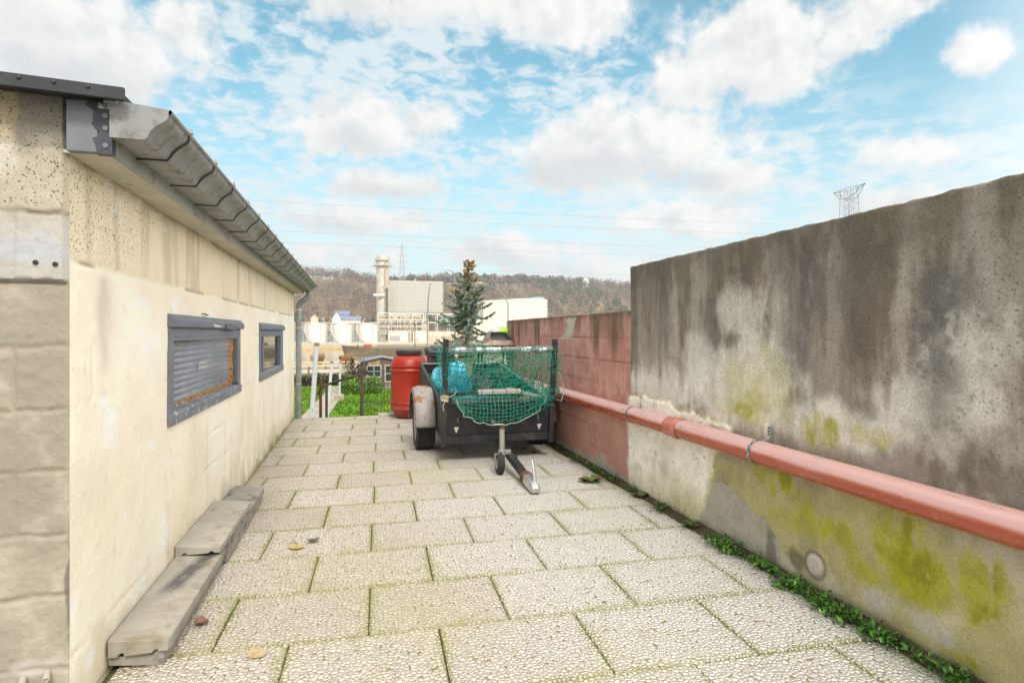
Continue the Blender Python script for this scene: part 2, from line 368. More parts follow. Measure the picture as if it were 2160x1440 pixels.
# ================================================================ RIGHT-HAND WALLS
def wall_grid(y0, y1, z0, z1, step, fn, x=XR):
    ny = int((y1 - y0) / step) + 1; nz = int((z1 - z0) / step) + 1
    Y, Z = np.meshgrid(np.linspace(y0, y1, ny), np.linspace(z0, z1, nz), indexing='ij')
    col, dis = fn(Y, Z)
    co = np.stack([x - dis, Y, Z], -1).reshape(-1, 3)
    idx = np.arange(ny * nz).reshape(ny, nz)
    f = np.stack([idx[:-1, :-1], idx[:-1, 1:], idx[1:, 1:], idx[1:, :-1]], -1).reshape(-1, 4)
    return co, f, col.reshape(-1, col.shape[-1]), ny, nz
def np_mesh(name, co, f):
    me = bpy.data.meshes.new(name)
    me.vertices.add(len(co)); me.vertices.foreach_set('co', np.asarray(co, np.float32).ravel())
    k = f.shape[1]; me.loops.add(f.size); me.loops.foreach_set('vertex_index', f.astype(np.int32).ravel())
    me.polygons.add(len(f)); me.polygons.foreach_set('loop_start', np.arange(0, f.size, k, dtype=np.int32))
    me.update(calc_edges=True); me.validate(); return me
def blob(Y, Z, c, seed=0, wob=.5):
    y0, z0, ry, rz = c
    d = np.sqrt(((Y - y0) / ry) ** 2 + ((Z - z0) / rz) ** 2) + (fbm(Y * 7, Z * 5, seed, 5, .62) - .5) * 2.6 * wob + (fbm(Y * 30, Z * 11, seed + 3, 3) - .5) * .5
    return sstep(d, 1.15, .45)
def poly_sd(Y, Z, poly):
    """signed distance to a polygon (positive inside)"""
    d = np.full(Y.shape, 9e9); ins = np.zeros(Y.shape, bool); n = len(poly)
    for i in range(n):
        (x0, y0), (x1, y1) = poly[i], poly[(i + 1) % n]
        ex, ey = x1 - x0, y1 - y0; px, py = Y - x0, Z - y0
        t = np.clip((px * ex + py * ey) / (ex * ex + ey * ey), 0, 1)
        d = np.minimum(d, (px - ex * t) ** 2 + (py - ey * t) ** 2)
        c1 = (y0 <= Z) & (y1 > Z) | (y1 <= Z) & (y0 > Z)
        with np.errstate(divide='ignore', invalid='ignore'): xx = x0 + (Z - y0) / (y1 - y0) * ex
        ins ^= c1 & (Y < xx)
    return np.where(ins, 1, -1) * np.sqrt(d)
GT = 1.78
def grey_fn(Y, Z):
    n1 = fbm(Y * 2.2, Z * 2.2, 1, 5); n2 = fbm(Y * 9, Z * 9, 7, 4, .6); st = fbm(Y * 7.5, Z * .7, 12, 4, .6); st2 = fbm(Y * 22, Z * 1.6, 18, 3, .6)
    c = np.empty(Y.shape + (3,)); c[:] = (.285, .245, .20)
    c = lerp(c, (.36, .32, .275), sstep(n1 + (st - .5) * .5, .45, .7))
    # whitish efflorescence and pale zones
    for (b_, k, sd_) in (((2.98, 1.38, .20, .16), .85, 31), ((3.15, 1.0, .45, .34), .95, 32), ((2.75, .92, .30, .32), .95, 33), ((3.7, .90, .35, .16), .7, 39), ((1.62, 1.22, .13, .16), .7, 34), ((1.75, .98, .30, .16), .6, 35), ((2.15, .84, .55, .12), .65, 36),
                         ((4.2, .86, .22, .12), .8, 37), ((3.75, .82, .4, .12), .55, 38), ((1.95, .93, .3, .2), .3, 30), ((2.62, 1.2, .08, .35), .5, 29)):
        c = lerp(c, (.72, .68, .60), blob(Y, Z, b_, sd_, .55) * k)
    # dark weathering running down from the top
    run = sstep(Z + (st - .5) * 1.7 + (n1 - .5) * .5, 1.02, 1.72)
    c = lerp(c, (.15, .125, .095), run * .80); c = lerp(c, (.30, .265, .225), sstep(fbm(Y * 11, Z * 5, 63, 5, .65), .52, .72) * sstep(Z, .9, 1.2) * .55)
    streak = sstep(st * .6 + st2 * .4, .48, .62) * sstep(Z + (n1 - .5) * .9 + (st - .5) * .8, .80, 1.25)
    c = lerp(c, (.105, .094, .08), streak * .55)
    for (y0, wd, zb, k) in ((2.6, .10, .95, .62), (2.09, .13, 1.05, .7), (1.76, .10, .78, .75), (3.56, .12, 1.3, .6), (2.95, .09, 1.28, .55), (1.55, .13, 1.2, .6), (2.36, .04, 1.1, .4), (3.3, .05, 1.1, .5), (4.05, .06, 1.15, .45), (1.2, .1, .9, .6), (.8, .12, 1., .6)):
        m_ = np.exp(-((Y - y0 + (fbm(Z * 2 + y0, Y * 3, 5, 3) - .5) * .12) / wd) ** 2) * sstep(Z + (n2 - .5) * .3, zb - .12, zb + .25)
        c = lerp(c, (.095, .088, .08), m_ * k * .85)
    s3 = fbm(Y * 20, Z * 2.0 + fbm(Y * 9, Z * 6, 59, 3) * .8, 52, 5, .6); s4 = fbm(Y * 5, Z * .5, 54, 3)
    upw = sstep(Z + (st - .5) * 1.2, .78, 1.3)
    c = lerp(c, (.17, .125, .085), sstep(s3 * .5 + s4 * .5, .48, .66) * upw * .45); c = lerp(c, (.11, .112, .118), sstep(s3 * .4 + fbm(Y * 4, Z * .6, 56, 3) * .6, .50, .64) * upw * .50); c = lerp(c, (.40, .36, .31), sstep(fbm(Y * 12, Z * 3.0, 57, 5, .6) * .5 + n1 * .5, .50, .66) * .5)
    c = lerp(c, (.20, .165, .06), sstep(n1 + st * .5, .78, 1.0) * sstep(Z, 1.15, 1.7) * .28)       # ochre lichen near the top
    for (b_, k, sd_) in (((1.7, .8, .16, .13), .6, 41), ((1.5, .72, .3, .10), .6, 42), ((2.57, .82, .07, .2), .5, 43), ((2.12, .9, .08, .07), .5, 48)):
        c = lerp(c, (.115, .09, .07), blob(Y, Z, b_, sd_, .5) * k)
    for (b_, k, sd_) in (((3.10, .98, .55, .30), .72, 31), ((2.95, 1.34, .24, .22), .62, 32), ((4.0, .84, .42, .12), .6, 39), ((2.2, .80, .5, .12), .45, 36)):
        c = lerp(c, (.60, .565, .50), blob(Y, Z, b_, sd_, .6) * k)
    c = lerp(c, (.095, .08, .062), sstep(Z + (st - .5) * .5 + (n2 - .5) * .25, 1.50, 1.74) * .6)
    c = lerp(c, (.42, .40, .13), blob(Y, Z, (2.95, .92, .3, .22), 64, .7) * .35)
    # damp olive band under the pipe
    low = sstep(Z + (n1 - .5) * .35, .64, .40)
    c = lerp(c, (.38, .345, .16), low * .9)
    c = lerp(c, (.50, .46, .36), low * sstep(fbm(Y * 3.1, Z * 3.1, 23, 4), .52, .72) * .8)
    c = lerp(c, (.20, .18, .11), low * sstep(fbm(Y * 4.1, Z * 4.1, 25, 5), .55, .75) * .5)
    for (b_, k, sd_) in (((2.60, .46, .13, .10), 1, 51), ((2.80, .47, .10, .08), .9, 52), ((2.34, .76, .13, .11), .75, 53), ((1.92, .40, .20, .20), 1, 54), ((1.82, .28, .15, .13), .9, 55), ((1.59, .38, .12, .17), 1, 56), ((2.25, .33, .2, .1), .7, 47), ((2.0, .22, .25, .08), .6, 46), ((2.5, .3, .25, .08), .55, 45), ((2.95, .80, .10, .05), .8, 57),
                         ((2.83, .84, .18, .12), .35, 58), ((2.08, .80, .14, .05), .5, 59), ((1.66, .06, .12, .05), .8, 60), ((2.45, .40, .12, .10), .55, 61), ((1.45, .02, .3, .05), .6, 62), ((2.7, .95, .25, .25), .25, 63), ((2.1, .2, .12, .06), .6, 50)):
        m_ = blob(Y, Z, b_, sd_, .6)
        m_ = m_ * (.55 + .9 * (fbm(Y * 14, Z * 4, sd_ + 1, 4) - .2)); m_ = np.clip(m_, 0, 1) * (.35 + .75 * sstep(fbm(Y * 34, Z * 13, sd_ + 2, 4, .65) + m_ * .45, .58, .78)); m_ = np.clip(m_, 0, 1); c = lerp(c, (.33, .315, .015), np.clip(m_ * k * 1.25, 0, 1) * (.65 + .35 * n2)); c = lerp(c, (.19, .20, .015), sstep(m_ * k, .55, .95) * sstep(n2, .42, .62) * .7)
    # smooth grey repair low down on the left
    gp = poly_sd(Y, Z, [(3.40, .02), (3.30, .33), (3.15, .345), (2.95, .29), (2.75, .23), (2.62, .14), (2.62, -.1), (3.4, -.1)]) + (fbm(Y * 12, Z * 12, 44, 4) - .5) * .06
    mg = sstep(gp, -.004, .006); c = lerp(c, np.array((.335, .325, .285)), mg * (.85 - .35 * sstep(n1, .45, .7)))
    # exposed white render with a broken edge
    wp = poly_sd(Y, Z, [(4.6, .74), (4.0, .755), (3.6, .72), (3.345, .70), (3.04, .70), (3.03, .62), (3.19, .49), (3.30, .22), (3.372, .03), (3.5, -.1), (4.6, -.1)]) + (fbm(Y * 9, Z * 9, 14, 5, .6) - .5) * .10
    mw = sstep(wp, -.004, .008)
    cw = np.empty(Y.shape + (3,)); cw[:] = (.78, .75, .67)
    cw = lerp(cw, (.56, .52, .38), sstep(fbm(Y * 4, Z * 2.2, 15, 4), .52, .75) * .6); cw = lerp(cw, (.27, .235, .17), sstep(fbm(Y * 5, Z * 5, 16, 5), .6, .78) * .35); cw = lerp(cw, (.42, .38, .16), sstep(Z + (n1 - .5) * .4, .26, .0) * .6)
    crack = np.abs(fbm(Y * 5.5, Z * 5.5, 19, 5, .55) - .5); cr = sstep(crack, .010, .002) * sstep(fbm(Y * 3, Z * 3, 28, 2), .38, .55)
    cw = lerp(cw, (.20, .17, .12), cr * .65)
    c = lerp(c, cw, mw); c = lerp(c, (.62, .58, .34), sstep(np.abs(wp + .004), .016, .004) * .5)
    # round stone showing through, dark weed marks beside it
    rd = np.sqrt(((Y - 2.376) / .052) ** 2 + ((Z - .125) / .052) ** 2) + (n2 - .5) * .25
    c = lerp(c, (.10, .085, .06), sstep(rd, 1.5, 1.15) * .7); c = lerp(c, (.42, .385, .33), sstep(rd, 1.12, .95))
    c = lerp(c, (.09, .075, .06), blob(Y, Z, (2.50, .11, .08, .06), 66, .9) * .7); c = lerp(c, (.10, .085, .06), blob(Y, Z, (2.70, .10, .04, .10), 67, .9) * .6)
    for (b_, sd_) in (((2.03, .10, .11, .075), 68), ((1.8, .11, .10, .06), 69), ((1.72, .10, .05, .05), 70)):
        c = lerp(c, (.44, .42, .35), blob(Y, Z, b_, sd_, .45) * .8)
    # small pale lichen spots and dark pits
    spots = 0
    c = lerp(c, (.46, .43, .38), sstep(fbm(Y * 16, Z * 16, 60, 4), .52, .66) * blob(Y, Z, (1.62, 1.12, .26, .28), 71, .5) * .7)
    crk = sstep(np.abs(fbm(Y * 3.2, Z * 3.2, 37, 6, .55) - .5), .0035, .0008) * sstep(fbm(Y * 1.7, Z * 1.7, 38, 2), .45, .6); c = lerp(c, (.09, .08, .06), crk * .6)
    c = lerp(c, (.10, .09, .05), sstep(Z + (n2 - .5) * .05, .055, .0) * .7)
    c *= ((.80 + .40 * fbm(Y * 18, Z * 18, 58, 4, .65)) * 1.18)[..., None]; c = np.concatenate([c, np.clip(.25 + .75 * sstep(Z, .7, 1.2), 0, 1)[..., None]], -1)
    d = (fbm(Y * 3, Z * 3, 2, 4) - .5) * .018 + mw * .012 - mg * .004 - cr * mw * .004 + sstep(rd, 1.1, .7) * .012 + (n2 - .5) * .004 
    return c, d
def wall_mat(name, sp=.35):
    t = NT(name); c = t.attr('Col'); f = t.noise(95, 5, .7); g_ = t.noise(260, 3, .7)
    al = t.attr('Col', 'Alpha'); pit = t.math('MULTIPLY', t.step(t.noise(85, 4, .65), .59, .65), al); c = t.mix(t.math('MULTIPLY', pit, .72), c, (.07, .06, .045)); lt = t.math('MULTIPLY', t.step(t.noise(100, 4, .7), .64, .69), al); c = t.mix(t.math('MULTIPLY', lt, .62), c, (.48, .46, .40))
    k = t.math('ADD', t.step(f, .3, .72, .76, 1.02), t.step(g_, .3, .7, -.12, .22)); cc = t.n('ShaderNodeCombineXYZ'); [link(cc, i, k) for i in range(3)]
    c = t.mix(1.0, c, cc.outputs[0], 'MULTIPLY')
    nm = t.bump(g_, .25, .003, t.bump(f, .28, .006))
    return t.done(c, .92, nm, spec=sp)
M_WALL = wall_mat('weathered_render')
def wall_thing(name, y0, y1, top, fn, mat_, step, x=XR, thick=.2, rough_top=.006):
    co, f, col, ny, nz = wall_grid(y0, y1, -.06, top, step, fn, x)
    co = co.reshape(ny, nz, 3); cl = col.reshape(ny, nz, -1)
    # uneven crest rolled over to the top
    yy = co[:, 0, 1]; jag = (fbm(yy * 14, yy * 0 + 3, 9, 4, .6) - .5) * rough_top * 2 + (fbm(yy * 1.3, yy * 0, 8, 2) - .5) * rough_top
    co[:, -1, 2] += jag; co[:, -1, 0] += .006
    extra = []; ecol = []
    for dx, dz in ((.03, .004), (.10, .002), (thick, -.004)):
        e = co[:, -1].copy(); e[:, 0] = x + dx; e[:, 2] += dz + (fbm(yy * 20, yy * 0 + dx * 40, 6, 3) - .5) * .01; extra.append(e); ecol.append(cl[:, -1] * .9)
    e = co[:, -1].copy(); e[:, 0] = x + thick; e[:, 2] = -.06; extra.append(e); ecol.append(cl[:, nz // 2])
    co = np.concatenate([co] + [q[:, None] for q in extra], 1); cl = np.concatenate([cl] + [q[:, None] for q in ecol], 1)
    n2_ = co.shape[1]; idx = np.arange(ny * n2_).reshape(ny, n2_)
    f = np.stack([idx[:-1, :-1], idx[:-1, 1:], idx[1:, 1:], idx[1:, :-1]], -1).reshape(-1, 4)
    # end caps
    co = co.reshape(-1, 3); cl = cl.reshape(-1, cl.shape[-1])
    caps = MB(); 
    me = np_mesh(name, co, f)
    import bmesh
    bm = bmesh.new(); bm.from_mesh(me); bm.verts.ensure_lookup_table()
    lay = None
    for r_ in (0, ny - 1):
        try: bm.faces.new([bm.verts[i] for i in idx[r_]])
        except Exception: pass
    bmesh.ops.recalc_face_normals(bm, faces=bm.faces); bm.to_mesh(me); bm.free()
    return mkobj(name, me, mat_, smooth=True, col=cl)
tag(wall_thing('garden_wall', -1.6, 4.363, GT, grey_fn, M_WALL, .0085),
    'tall grey rendered wall with dark streaks and yellow green moss above the drain pipe', 'wall')
RT = 1.425
def red_fn(Y, Z):
    n1 = fbm(Y * 2.5, Z * 2.5, 3, 5); n2 = fbm(Y * 10, Z * 10, 8, 4, .6); st = fbm(Y * 9, Z * .8, 11, 4, .6)
    c = np.empty(Y.shape + (3,)); c[:] = (.43, .21, .165)
    c = lerp(c, (.53, .31, .25), sstep(n1, .42, .66) * .8); c = lerp(c, (.34, .135, .105), sstep(n2 + (n1 - .5), .55, .8) * .6)
    c = lerp(c, (.38, .20, .165), sstep(Z + (n1 - .5) * .5, .6, .1) * .7)
    # coursed blocks, joints hardly visible
    row = np.floor((Z + .03) / .205); zr = (Z + .03) - row * .205; yo = (Y + (row % 2) * .25) / .5; yf = (yo - np.floor(yo)) * .5
    wob = (fbm(Y * 8, Z * 8, 26, 3) - .5) * .012
    jn = np.maximum(sstep(np.abs(zr - .1025 + wob), .094, .102), sstep(np.abs(yf - .25 + wob), .242, .249) * .6)
    jn = jn * sstep(fbm(Y * 2, Z * 2, 27, 3), .35, .6)
    c = lerp(c, (.19, .085, .06), jn * .55)
    tn = vnoise(np.floor(yo) * 3.3 + .5, row * 2.7 + .5, 40)[..., None]; c = c * (.88 + .24 * tn)
    # dark runs and grime from the crest
    run = sstep(Z + (st - .5) * .8, 1.10, 1.42); c = lerp(c, (.15, .105, .065), run * .75)
    c = lerp(c, (.09, .07, .045), sstep(Z + (n2 - .5) * .1, 1.36, 1.43) * .8)
    c = lerp(c, (.10, .06, .045), sstep(st, .58, .72) * sstep(Z, .8, 1.3) * .6)
    # bare patch where the paint has flaked, grey foot
    bp = poly_sd(Y, Z, [(5.99, 1.395), (5.59, 1.40), (5.68, 1.27), (5.73, 1.19), (6.10, 1.185), (5.9, 1.25), (5.83, 1.33)]) + (n2 - .5) * .05; c = lerp(c, (.46, .45, .36), sstep(bp, -.004, .008) * .9)
    ft = Z - .055 - .10 * sstep(fbm(Y * 2.2, Y * 0, 33, 3), .5, .75) - (n2 - .5) * .07; c = lerp(c, (.34, .315, .27), sstep(ft, .012, -.01))
    e0 = sstep(Y + (fbm(Z * 7, Z * 0, 35, 3) - .5) * .1 - .0, 4.46, 4.385) * sstep(Z, .76, .70); c = lerp(c, (.62, .58, .50), e0)
    c = lerp(c, (.5, .38, .32), sstep(vnoise(Y * 30, Z * 30, 36), .92, .97) * .5)
    c = lerp(c, (.36, .32, .22), sstep(Y, 8.36, 8.44) * .8)
    c *= (.9 + .2 * n2)[..., None] * 1.28
    return c, (n1 - .5) * .012 - jn * .005 + (n2 - .5) * .003
tag(wall_thing('garden_wall', 4.363, 8.47, RT, red_fn, M_WALL, .0125, XR + .004, .2, .004),
    'lower wall of concrete blocks with faded pinkish red paint behind the trailer', 'wall')

# ---------------------------------------------------------------- drain pipe
def pipe_mat():
    t = NT('orange_drain_plastic'); c = t.attr('Col'); n = t.noise(9, 6, .65, t.scaled((1, .35, 1))); sc = t.noise(60, 4, .7, t.scaled((1, .05, 1)))
    c = t.mix(t.step(n, .45, .75, 0, .25), c, (.48, .27, .21)); c = t.mix(t.step(sc, .60, .70, 0, .6), c, (.20, .055, .03)); c = t.mix(t.step(t.noise(22, 7, .75), .57, .66, 0, .35), c, (.50, .33, .27)); c = t.mix(t.step(t.noise(5, 8, .75, t.scaled((1, .5, 1))), .60, .68, 0, .35), c, (.22, .12, .07))
    return t.done(c, t.step(n, .3, .7, .18, .32), t.bump(n, .05, .01), spec=.7)
M_PIPE = pipe_mat()
M_ZINC = MAT('galvanised_steel', (.52, .54, .55), .38, .75, var=.2, scale=30, bump=.1, bscale=90, dirt=(.30, .28, .24), dscale=14)
pr = empty('drain_pipe', (0, 0, 0)); tag(pr, 'long orange brown plastic drain pipe strapped along the right hand walls', 'pipe')
PX, PZ, PR = 2.062, .615, .0625
def pipe_seg(y0, y1, r, name, x=PX):
    ys = np.linspace(y0, y1, max(3, int(abs(y1 - y0) / .025))); n = 40; co = []; cl = []
    for y in ys:
        for j in range(n):
            a = 2 * math.pi * j / n
            co.append((x + r * math.cos(a), y, PZ + r * math.sin(a)))
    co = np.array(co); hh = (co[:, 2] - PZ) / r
    sheen_fade = sstep(hh + (fbm(co[:, 1] * 3, co[:, 0] * 20, 45, 4) - .5) * .35, .02, .26)  # sky reflection plus some bleaching, painted pale on the upper half
    cl = lerp(np.tile((.40, .068, .022), (len(co), 1)), (.62, .37, .34), sheen_fade)
    m_ = len(ys); idx = np.arange(m_ * n).reshape(m_, n)
    f = np.stack([idx[:-1], np.roll(idx, -1, 1)[:-1], np.roll(idx, -1, 1)[1:], idx[1:]], -1).reshape(-1, 4)[:, ::-1]
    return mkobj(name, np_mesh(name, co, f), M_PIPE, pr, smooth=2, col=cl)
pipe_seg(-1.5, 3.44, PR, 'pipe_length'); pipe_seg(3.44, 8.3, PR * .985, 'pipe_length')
sk = MB(); Mx = Matrix.Translation((PX, 3.5, PZ)) @ Matrix.Rotation(R(90), 4, 'X')
sk.lathe([(PR, -.10), (.0685, -.098), (.0685, -.01), (.0715, -.008), (.074, .012), (.0715, .03), (.0685, .034), (.0645, .055)], 40, Mx, cap=False)
sk.build('pipe_socket', M_PIPE, pr, smooth=True, col=np.tile((.47, .15, .095), (len(sk.v), 1)))
M_HOLE = MAT('dark_hole', (.03, .03, .03), .9, bump=0)
for y in (2.69, 4.16, 5.92):
    s_ = MB(); w_ = .024; r_ = PR + .003; pts = []
    for k in range(41):
        a = R(-100 + 250 * k / 40 + 70); pts.append((PX + r_ * math.cos(a), PZ + r_ * math.sin(a)))
    loop = [(PX + r_ * math.cos(R(a)), PZ + r_ * math.sin(R(a))) for a in range(60, 391, 8)]
    tail = [(XR - .012, PZ + .135), (XR - .012, PZ + .085), (XR - .018, PZ + .07), (PX + .035, PZ + .062)]
    path = tail + loop
    o = 0; vs = []; fs = []
    for i, (x, z) in enumerate(path):
        vs += [(x, y - w_ / 2, z), (x, y + w_ / 2, z)]
        if i: fs.append((2 * i - 2, 2 * i - 1, 2 * i + 1, 2 * i))
    h = s_.add(vs, fs); nband = len(h.f)
    for i, (x, z) in enumerate(path[:1] + path[2:]):
        dx, dz = (x - PX, z - PZ); l = math.hypot(dx, dz)
        if i > 3 and i % 2 == 0:
            nx, nz = dx / l, dz / l; c0 = Vector((x + nx * .0025, y + (.005 if i % 4 else -.005), z + nz * .0025)); t1 = Vector((-nz, 0, nx)) * (.0045 if i % 4 else .007); t2 = Vector((0, .0035, 0))
            h.add([c0 - t1 - t2, c0 + t1 - t2, c0 + t1 + t2, c0 - t1 + t2], [(0, 1, 2, 3)])
    for z in (PZ + .125, PZ + .108, PZ + .092): h.add([(XR - .016, y - .005, z - .004), (XR - .016, y + .005, z - .004), (XR - .016, y + .005, z + .004), (XR - .016, y - .005, z + .004)], [(0, 1, 2, 3)])
    so = h.build('pipe_strap', M_ZINC, pr, fix=False); so.data.materials.append(M_HOLE)
    for pl in so.data.polygons[nband:]: pl.material_index = 1

# ================================================================ LEFT OUTBUILDING
M_PAINT = NT('cream_masonry_paint')
def paint_mat(t):
    c = t.attr('Col'); f = t.noise(130, 5, .7); g_ = t.noise(38, 4, .6)
    pit = t.math('MULTIPLY', t.step(t.noise(120, 4, .6), .57, .63), t.step(t.math('ADD', t.attr('Col', 'Alpha'), t.math('MULTIPLY', t.math('SUBTRACT', t.noise(14, 4), .5), .9)), .25, .75)); c = t.mix(t.math('MULTIPLY', pit, .85), c, (.055, .05, .042)); fl = t.step(t.noise(55, 5, .65), .735, .76); c = t.mix(t.math('MULTIPLY', fl, .55), c, (.22, .18, .13))
    k = t.step(f, .3, .7, .93, 1.05); cc = t.n('ShaderNodeCombineXYZ'); [link(cc, i, k) for i in range(3)]
    c = t.mix(1.0, c, cc.outputs[0], 'MULTIPLY')
    nm = t.bump(f, .28, .004, t.bump(g_, .30, .010))
    return t.done(c, .8, nm, spec=.3)
M_PAINT = paint_mat(M_PAINT)
bl = empty('outbuilding', (XL, 2.19, 0)); tag(bl, 'low cream painted block outbuilding with a zinc gutter on the left of the terrace', 'outbuilding')
BO = (XL, 2.19, 0)
def rel(o): o.location = (-BO[0], -BO[1], -BO[2]); return o     # children are modelled in world metres
YB = 9.09; HT = 1.835
W1 = (3.20, 5.00, .80, 1.31); W2 = (5.95, 7.72, .80, 1.31)      # frame outlines on the wall
def side_fn(Y, Z):
    n1 = fbm(Y * 1.6, Z * 1.6, 3, 5); n2 = fbm(Y * 7, Z * 7, 5, 4); n3 = fbm(Y * 24, Z * 24, 9, 3)
    row = np.floor(Z / .203); zr = Z - row * .203; yo = (Y + (row % 2) * .25 - .1) / .5; yf = (yo - np.floor(yo)) * .5
    wob = (fbm(Y * 5, Z * 5, 6, 3) - .5) * .012
    jh = sstep(np.abs(zr - .1015 + wob), .094, .1012); jv = sstep(np.abs(yf - .25 + wob), .244, .2495)
    vis = sstep(fbm(Y * 1.4, Z * 2.4, 13, 3), .42, .62)
    jn = np.maximum(jh, jv * .7) * vis
    c = np.empty(Y.shape + (3,)); c[:] = (.66, .60, .49)
    c = lerp(c, (.71, .66, .56), sstep(n1, .4, .65)); c = lerp(c, (.64, .565, .43), sstep(fbm(Y * 2, Z * .8, 41, 4), .55, .75) * .5)
    # the top course keeps an older yellower coat
    top = sstep(Z + (n2 - .5) * .03, 1.475, 1.49); c = lerp(c, (.60, .515, .37), top * .75)
    c = lerp(c, (.34, .29, .20), top * sstep(fbm(Y * 9, Z * 1.1, 14, 4), .58, .74) * .45)
    spk = np.clip(sstep(Y, 3.4, 2.3) * sstep(Z, 1.40, 1.62) * 1.0 + sstep(Z + (n2 - .5) * .1, 1.70, 1.82) * .7, 0, 1) * sstep(n2 + n1, .75, 1.05)
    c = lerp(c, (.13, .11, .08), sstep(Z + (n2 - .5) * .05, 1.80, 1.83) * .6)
    # grimy vertical smudge near the corner, drips under the windows, splash-back at the foot
    c = lerp(c, (.36, .32, .27), np.exp(-((Y - 2.46 + (n2 - .5) * .1) / .055) ** 2) * sstep(Z, 1.0, 1.25) * sstep(Z, 1.50, 1.42) * .6)
    c = lerp(c, (.45, .385, .27), sstep(fbm(Y * 9, Z * .9, 24, 4), .56, .74) * sstep(Z, .78, .6) * .28)
    c = lerp(c, (.38, .33, .20), sstep(Z + (n2 - .5) * .35, .30, .03) * .45); c = lerp(c, (.20, .20, .06), sstep(Z + (n2 - .5) * .16, .085, .0) * sstep(Y, 4.5, 5.6) * .75)
    c = lerp(c, (.66, .69, .74), sstep(fbm(Y * 6, Z * 8, 29, 4), .70, .78) * .45)
    c = lerp(c, (.50, .43, .31), sstep(n3, .72, .84) * .35)
    c = lerp(c, (.42, .36, .25), jn * .28); c = lerp(c, (.22, .18, .12), np.exp(-((Z - 1.48 + wob) / .006) ** 2) * sstep(fbm(Y * 4, Z * 0, 30, 3), .48, .62) * .8)
    c *= ((.94 + .12 * n2) * 1.29)[..., None]; c = np.concatenate([np.minimum(c, .88), spk[..., None]], -1)
    d = (fbm(Y * 2.2, Z * 2.2, 2, 3) - .5) * .012 - jn * .006 + (n3 - .5) * .003 - np.exp(-((Z - 1.48 + wob) / .006) ** 2) * .004
    d = d * sstep(Y, 2.19, 2.23)
    return c, -d
co, f, col, ny, nz = wall_grid(2.19, YB, -.08, HT, .0135, side_fn, XL)
mid = co[f].mean(1)
def hole(w, i=.045): return (mid[:, 1] > w[0] + i) & (mid[:, 1] < w[1] - i) & (mid[:, 2] > w[2] + i) & (mid[:, 2] < w[3] - i)
f2 = f[~(hole(W1) | hole(W2))]
rel(mkobj('side_wall', np_mesh('side_wall', co, f2[:, ::-1]), M_PAINT, bl, smooth=True, col=col))
# gable end with rough, clearly coursed blocks
def end_fn(X, Z):
    n1 = fbm(X * 3, Z * 3, 4, 4); n2 = fbm(X * 11, Z * 11, 6, 4); n3 = fbm(X * 40, Z * 40, 10, 3, .6)
    zj = np.array([-.03, .178, .405, .60, .805, 1.005, 1.205, 1.412, 1.625, 1.835, 2.02]); wob = (fbm(X * 7, Z * 7, 12, 4) - .5) * .03
    dz = np.min(np.abs(Z[..., None] + wob[..., None] - zj), -1); jh = sstep(dz, .013, .002)
    row = np.searchsorted(zj, Z); xv = np.where(row % 2 == 0, -1.045, -1.30); dv = np.abs(X + wob * .8 - xv)
    jv = sstep(dv, .014, .003) * sstep(n1, .40, .5)
    up = sstep(Z, 1.408, 1.416)
    c = np.empty(X.shape + (3,)); c[:] = (.375, .335, .262)
    c = lerp(c, (.325, .288, .222), sstep(n1, .4, .65)); c = lerp(c, (.45, .40, .33), sstep(n2, .5, .7) * .5)
    c = lerp(c, (.445, .425, .385), up * sstep(Z, 1.66, 1.58)); c = lerp(c, (.46, .415, .315), up * sstep(Z, 1.6, 1.66))
    c = lerp(c, (.43, .47, .55), blob(X, Z, (-1.02, 1.50, .13, .05), 15, .7) * .5)
    spk = sstep(n2 + n1, .7, 1.05) * sstep(Z, 1.61, 1.68) * .9 + .12 * (1 - up)
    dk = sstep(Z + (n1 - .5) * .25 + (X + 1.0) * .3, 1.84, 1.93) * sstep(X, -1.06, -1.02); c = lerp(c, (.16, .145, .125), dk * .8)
    c = lerp(c, (.44, .34, .20), blob(X, Z, (-1.09, 1.95, .09, .12), 16, .5) * .8); c = lerp(c, (.60, .56, .48), blob(X, Z, (-1.10, 1.80, .08, .07), 17, .5) * .8)
    c = lerp(c, (.15, .12, .085), jh * up * sstep(n2, .42, .58) * .75); c = lerp(c, (.25, .21, .15), jh * (1 - up) * sstep(n2, .50, .62) * .6)
    pits = 0
    c = lerp(c, (.17, .14, .12), sstep(X + (n2 - .5) * .03, -.905, -.898) * blob(X, Z, (-.9, .45, .1, .16), 19, .6) * .9)
    c = lerp(c, (.50, .47, .42), blob(X, Z, (-1.0, .19, .08, .03), 20, .5) * .7)
    c *= ((.88 + .24 * n2) * .93)[..., None]; c = np.concatenate([c, spk[..., None]], -1)
    d = .004 - np.maximum(jh, jv) * .005 * (.4 + n2) + (n3 - .5) * .005 + (n2 - .5) * .004 + (n1 - .5) * .002 - pits * .004 + up * .017
    d *= sstep(X, XL, XL - .012)
    return c, d
X0 = -1.7; nx = 200; nz = 330
XX, ZZ = np.meshgrid(np.concatenate([np.linspace(-4, X0, 10)[:-1], np.linspace(X0, XL, nx)]), np.linspace(-.08, 2.01, nz), indexing='ij')
col, d = end_fn(XX, ZZ)
co = np.stack([XX, 2.19 - d, ZZ], -1).reshape(-1, 3); idx = np.arange(XX.size).reshape(XX.shape)
f = np.stack([idx[:-1, :-1], idx[1:, :-1], idx[1:, 1:], idx[:-1, 1:]], -1).reshape(-1, 4)
rel(mkobj('end_wall', np_mesh('end_wall', co, f), M_PAINT, bl, smooth=True, col=col.reshape(-1, 4)))
M_PLAIN = MAT('inner_block', (.30, .27, .22), .9, var=.2)
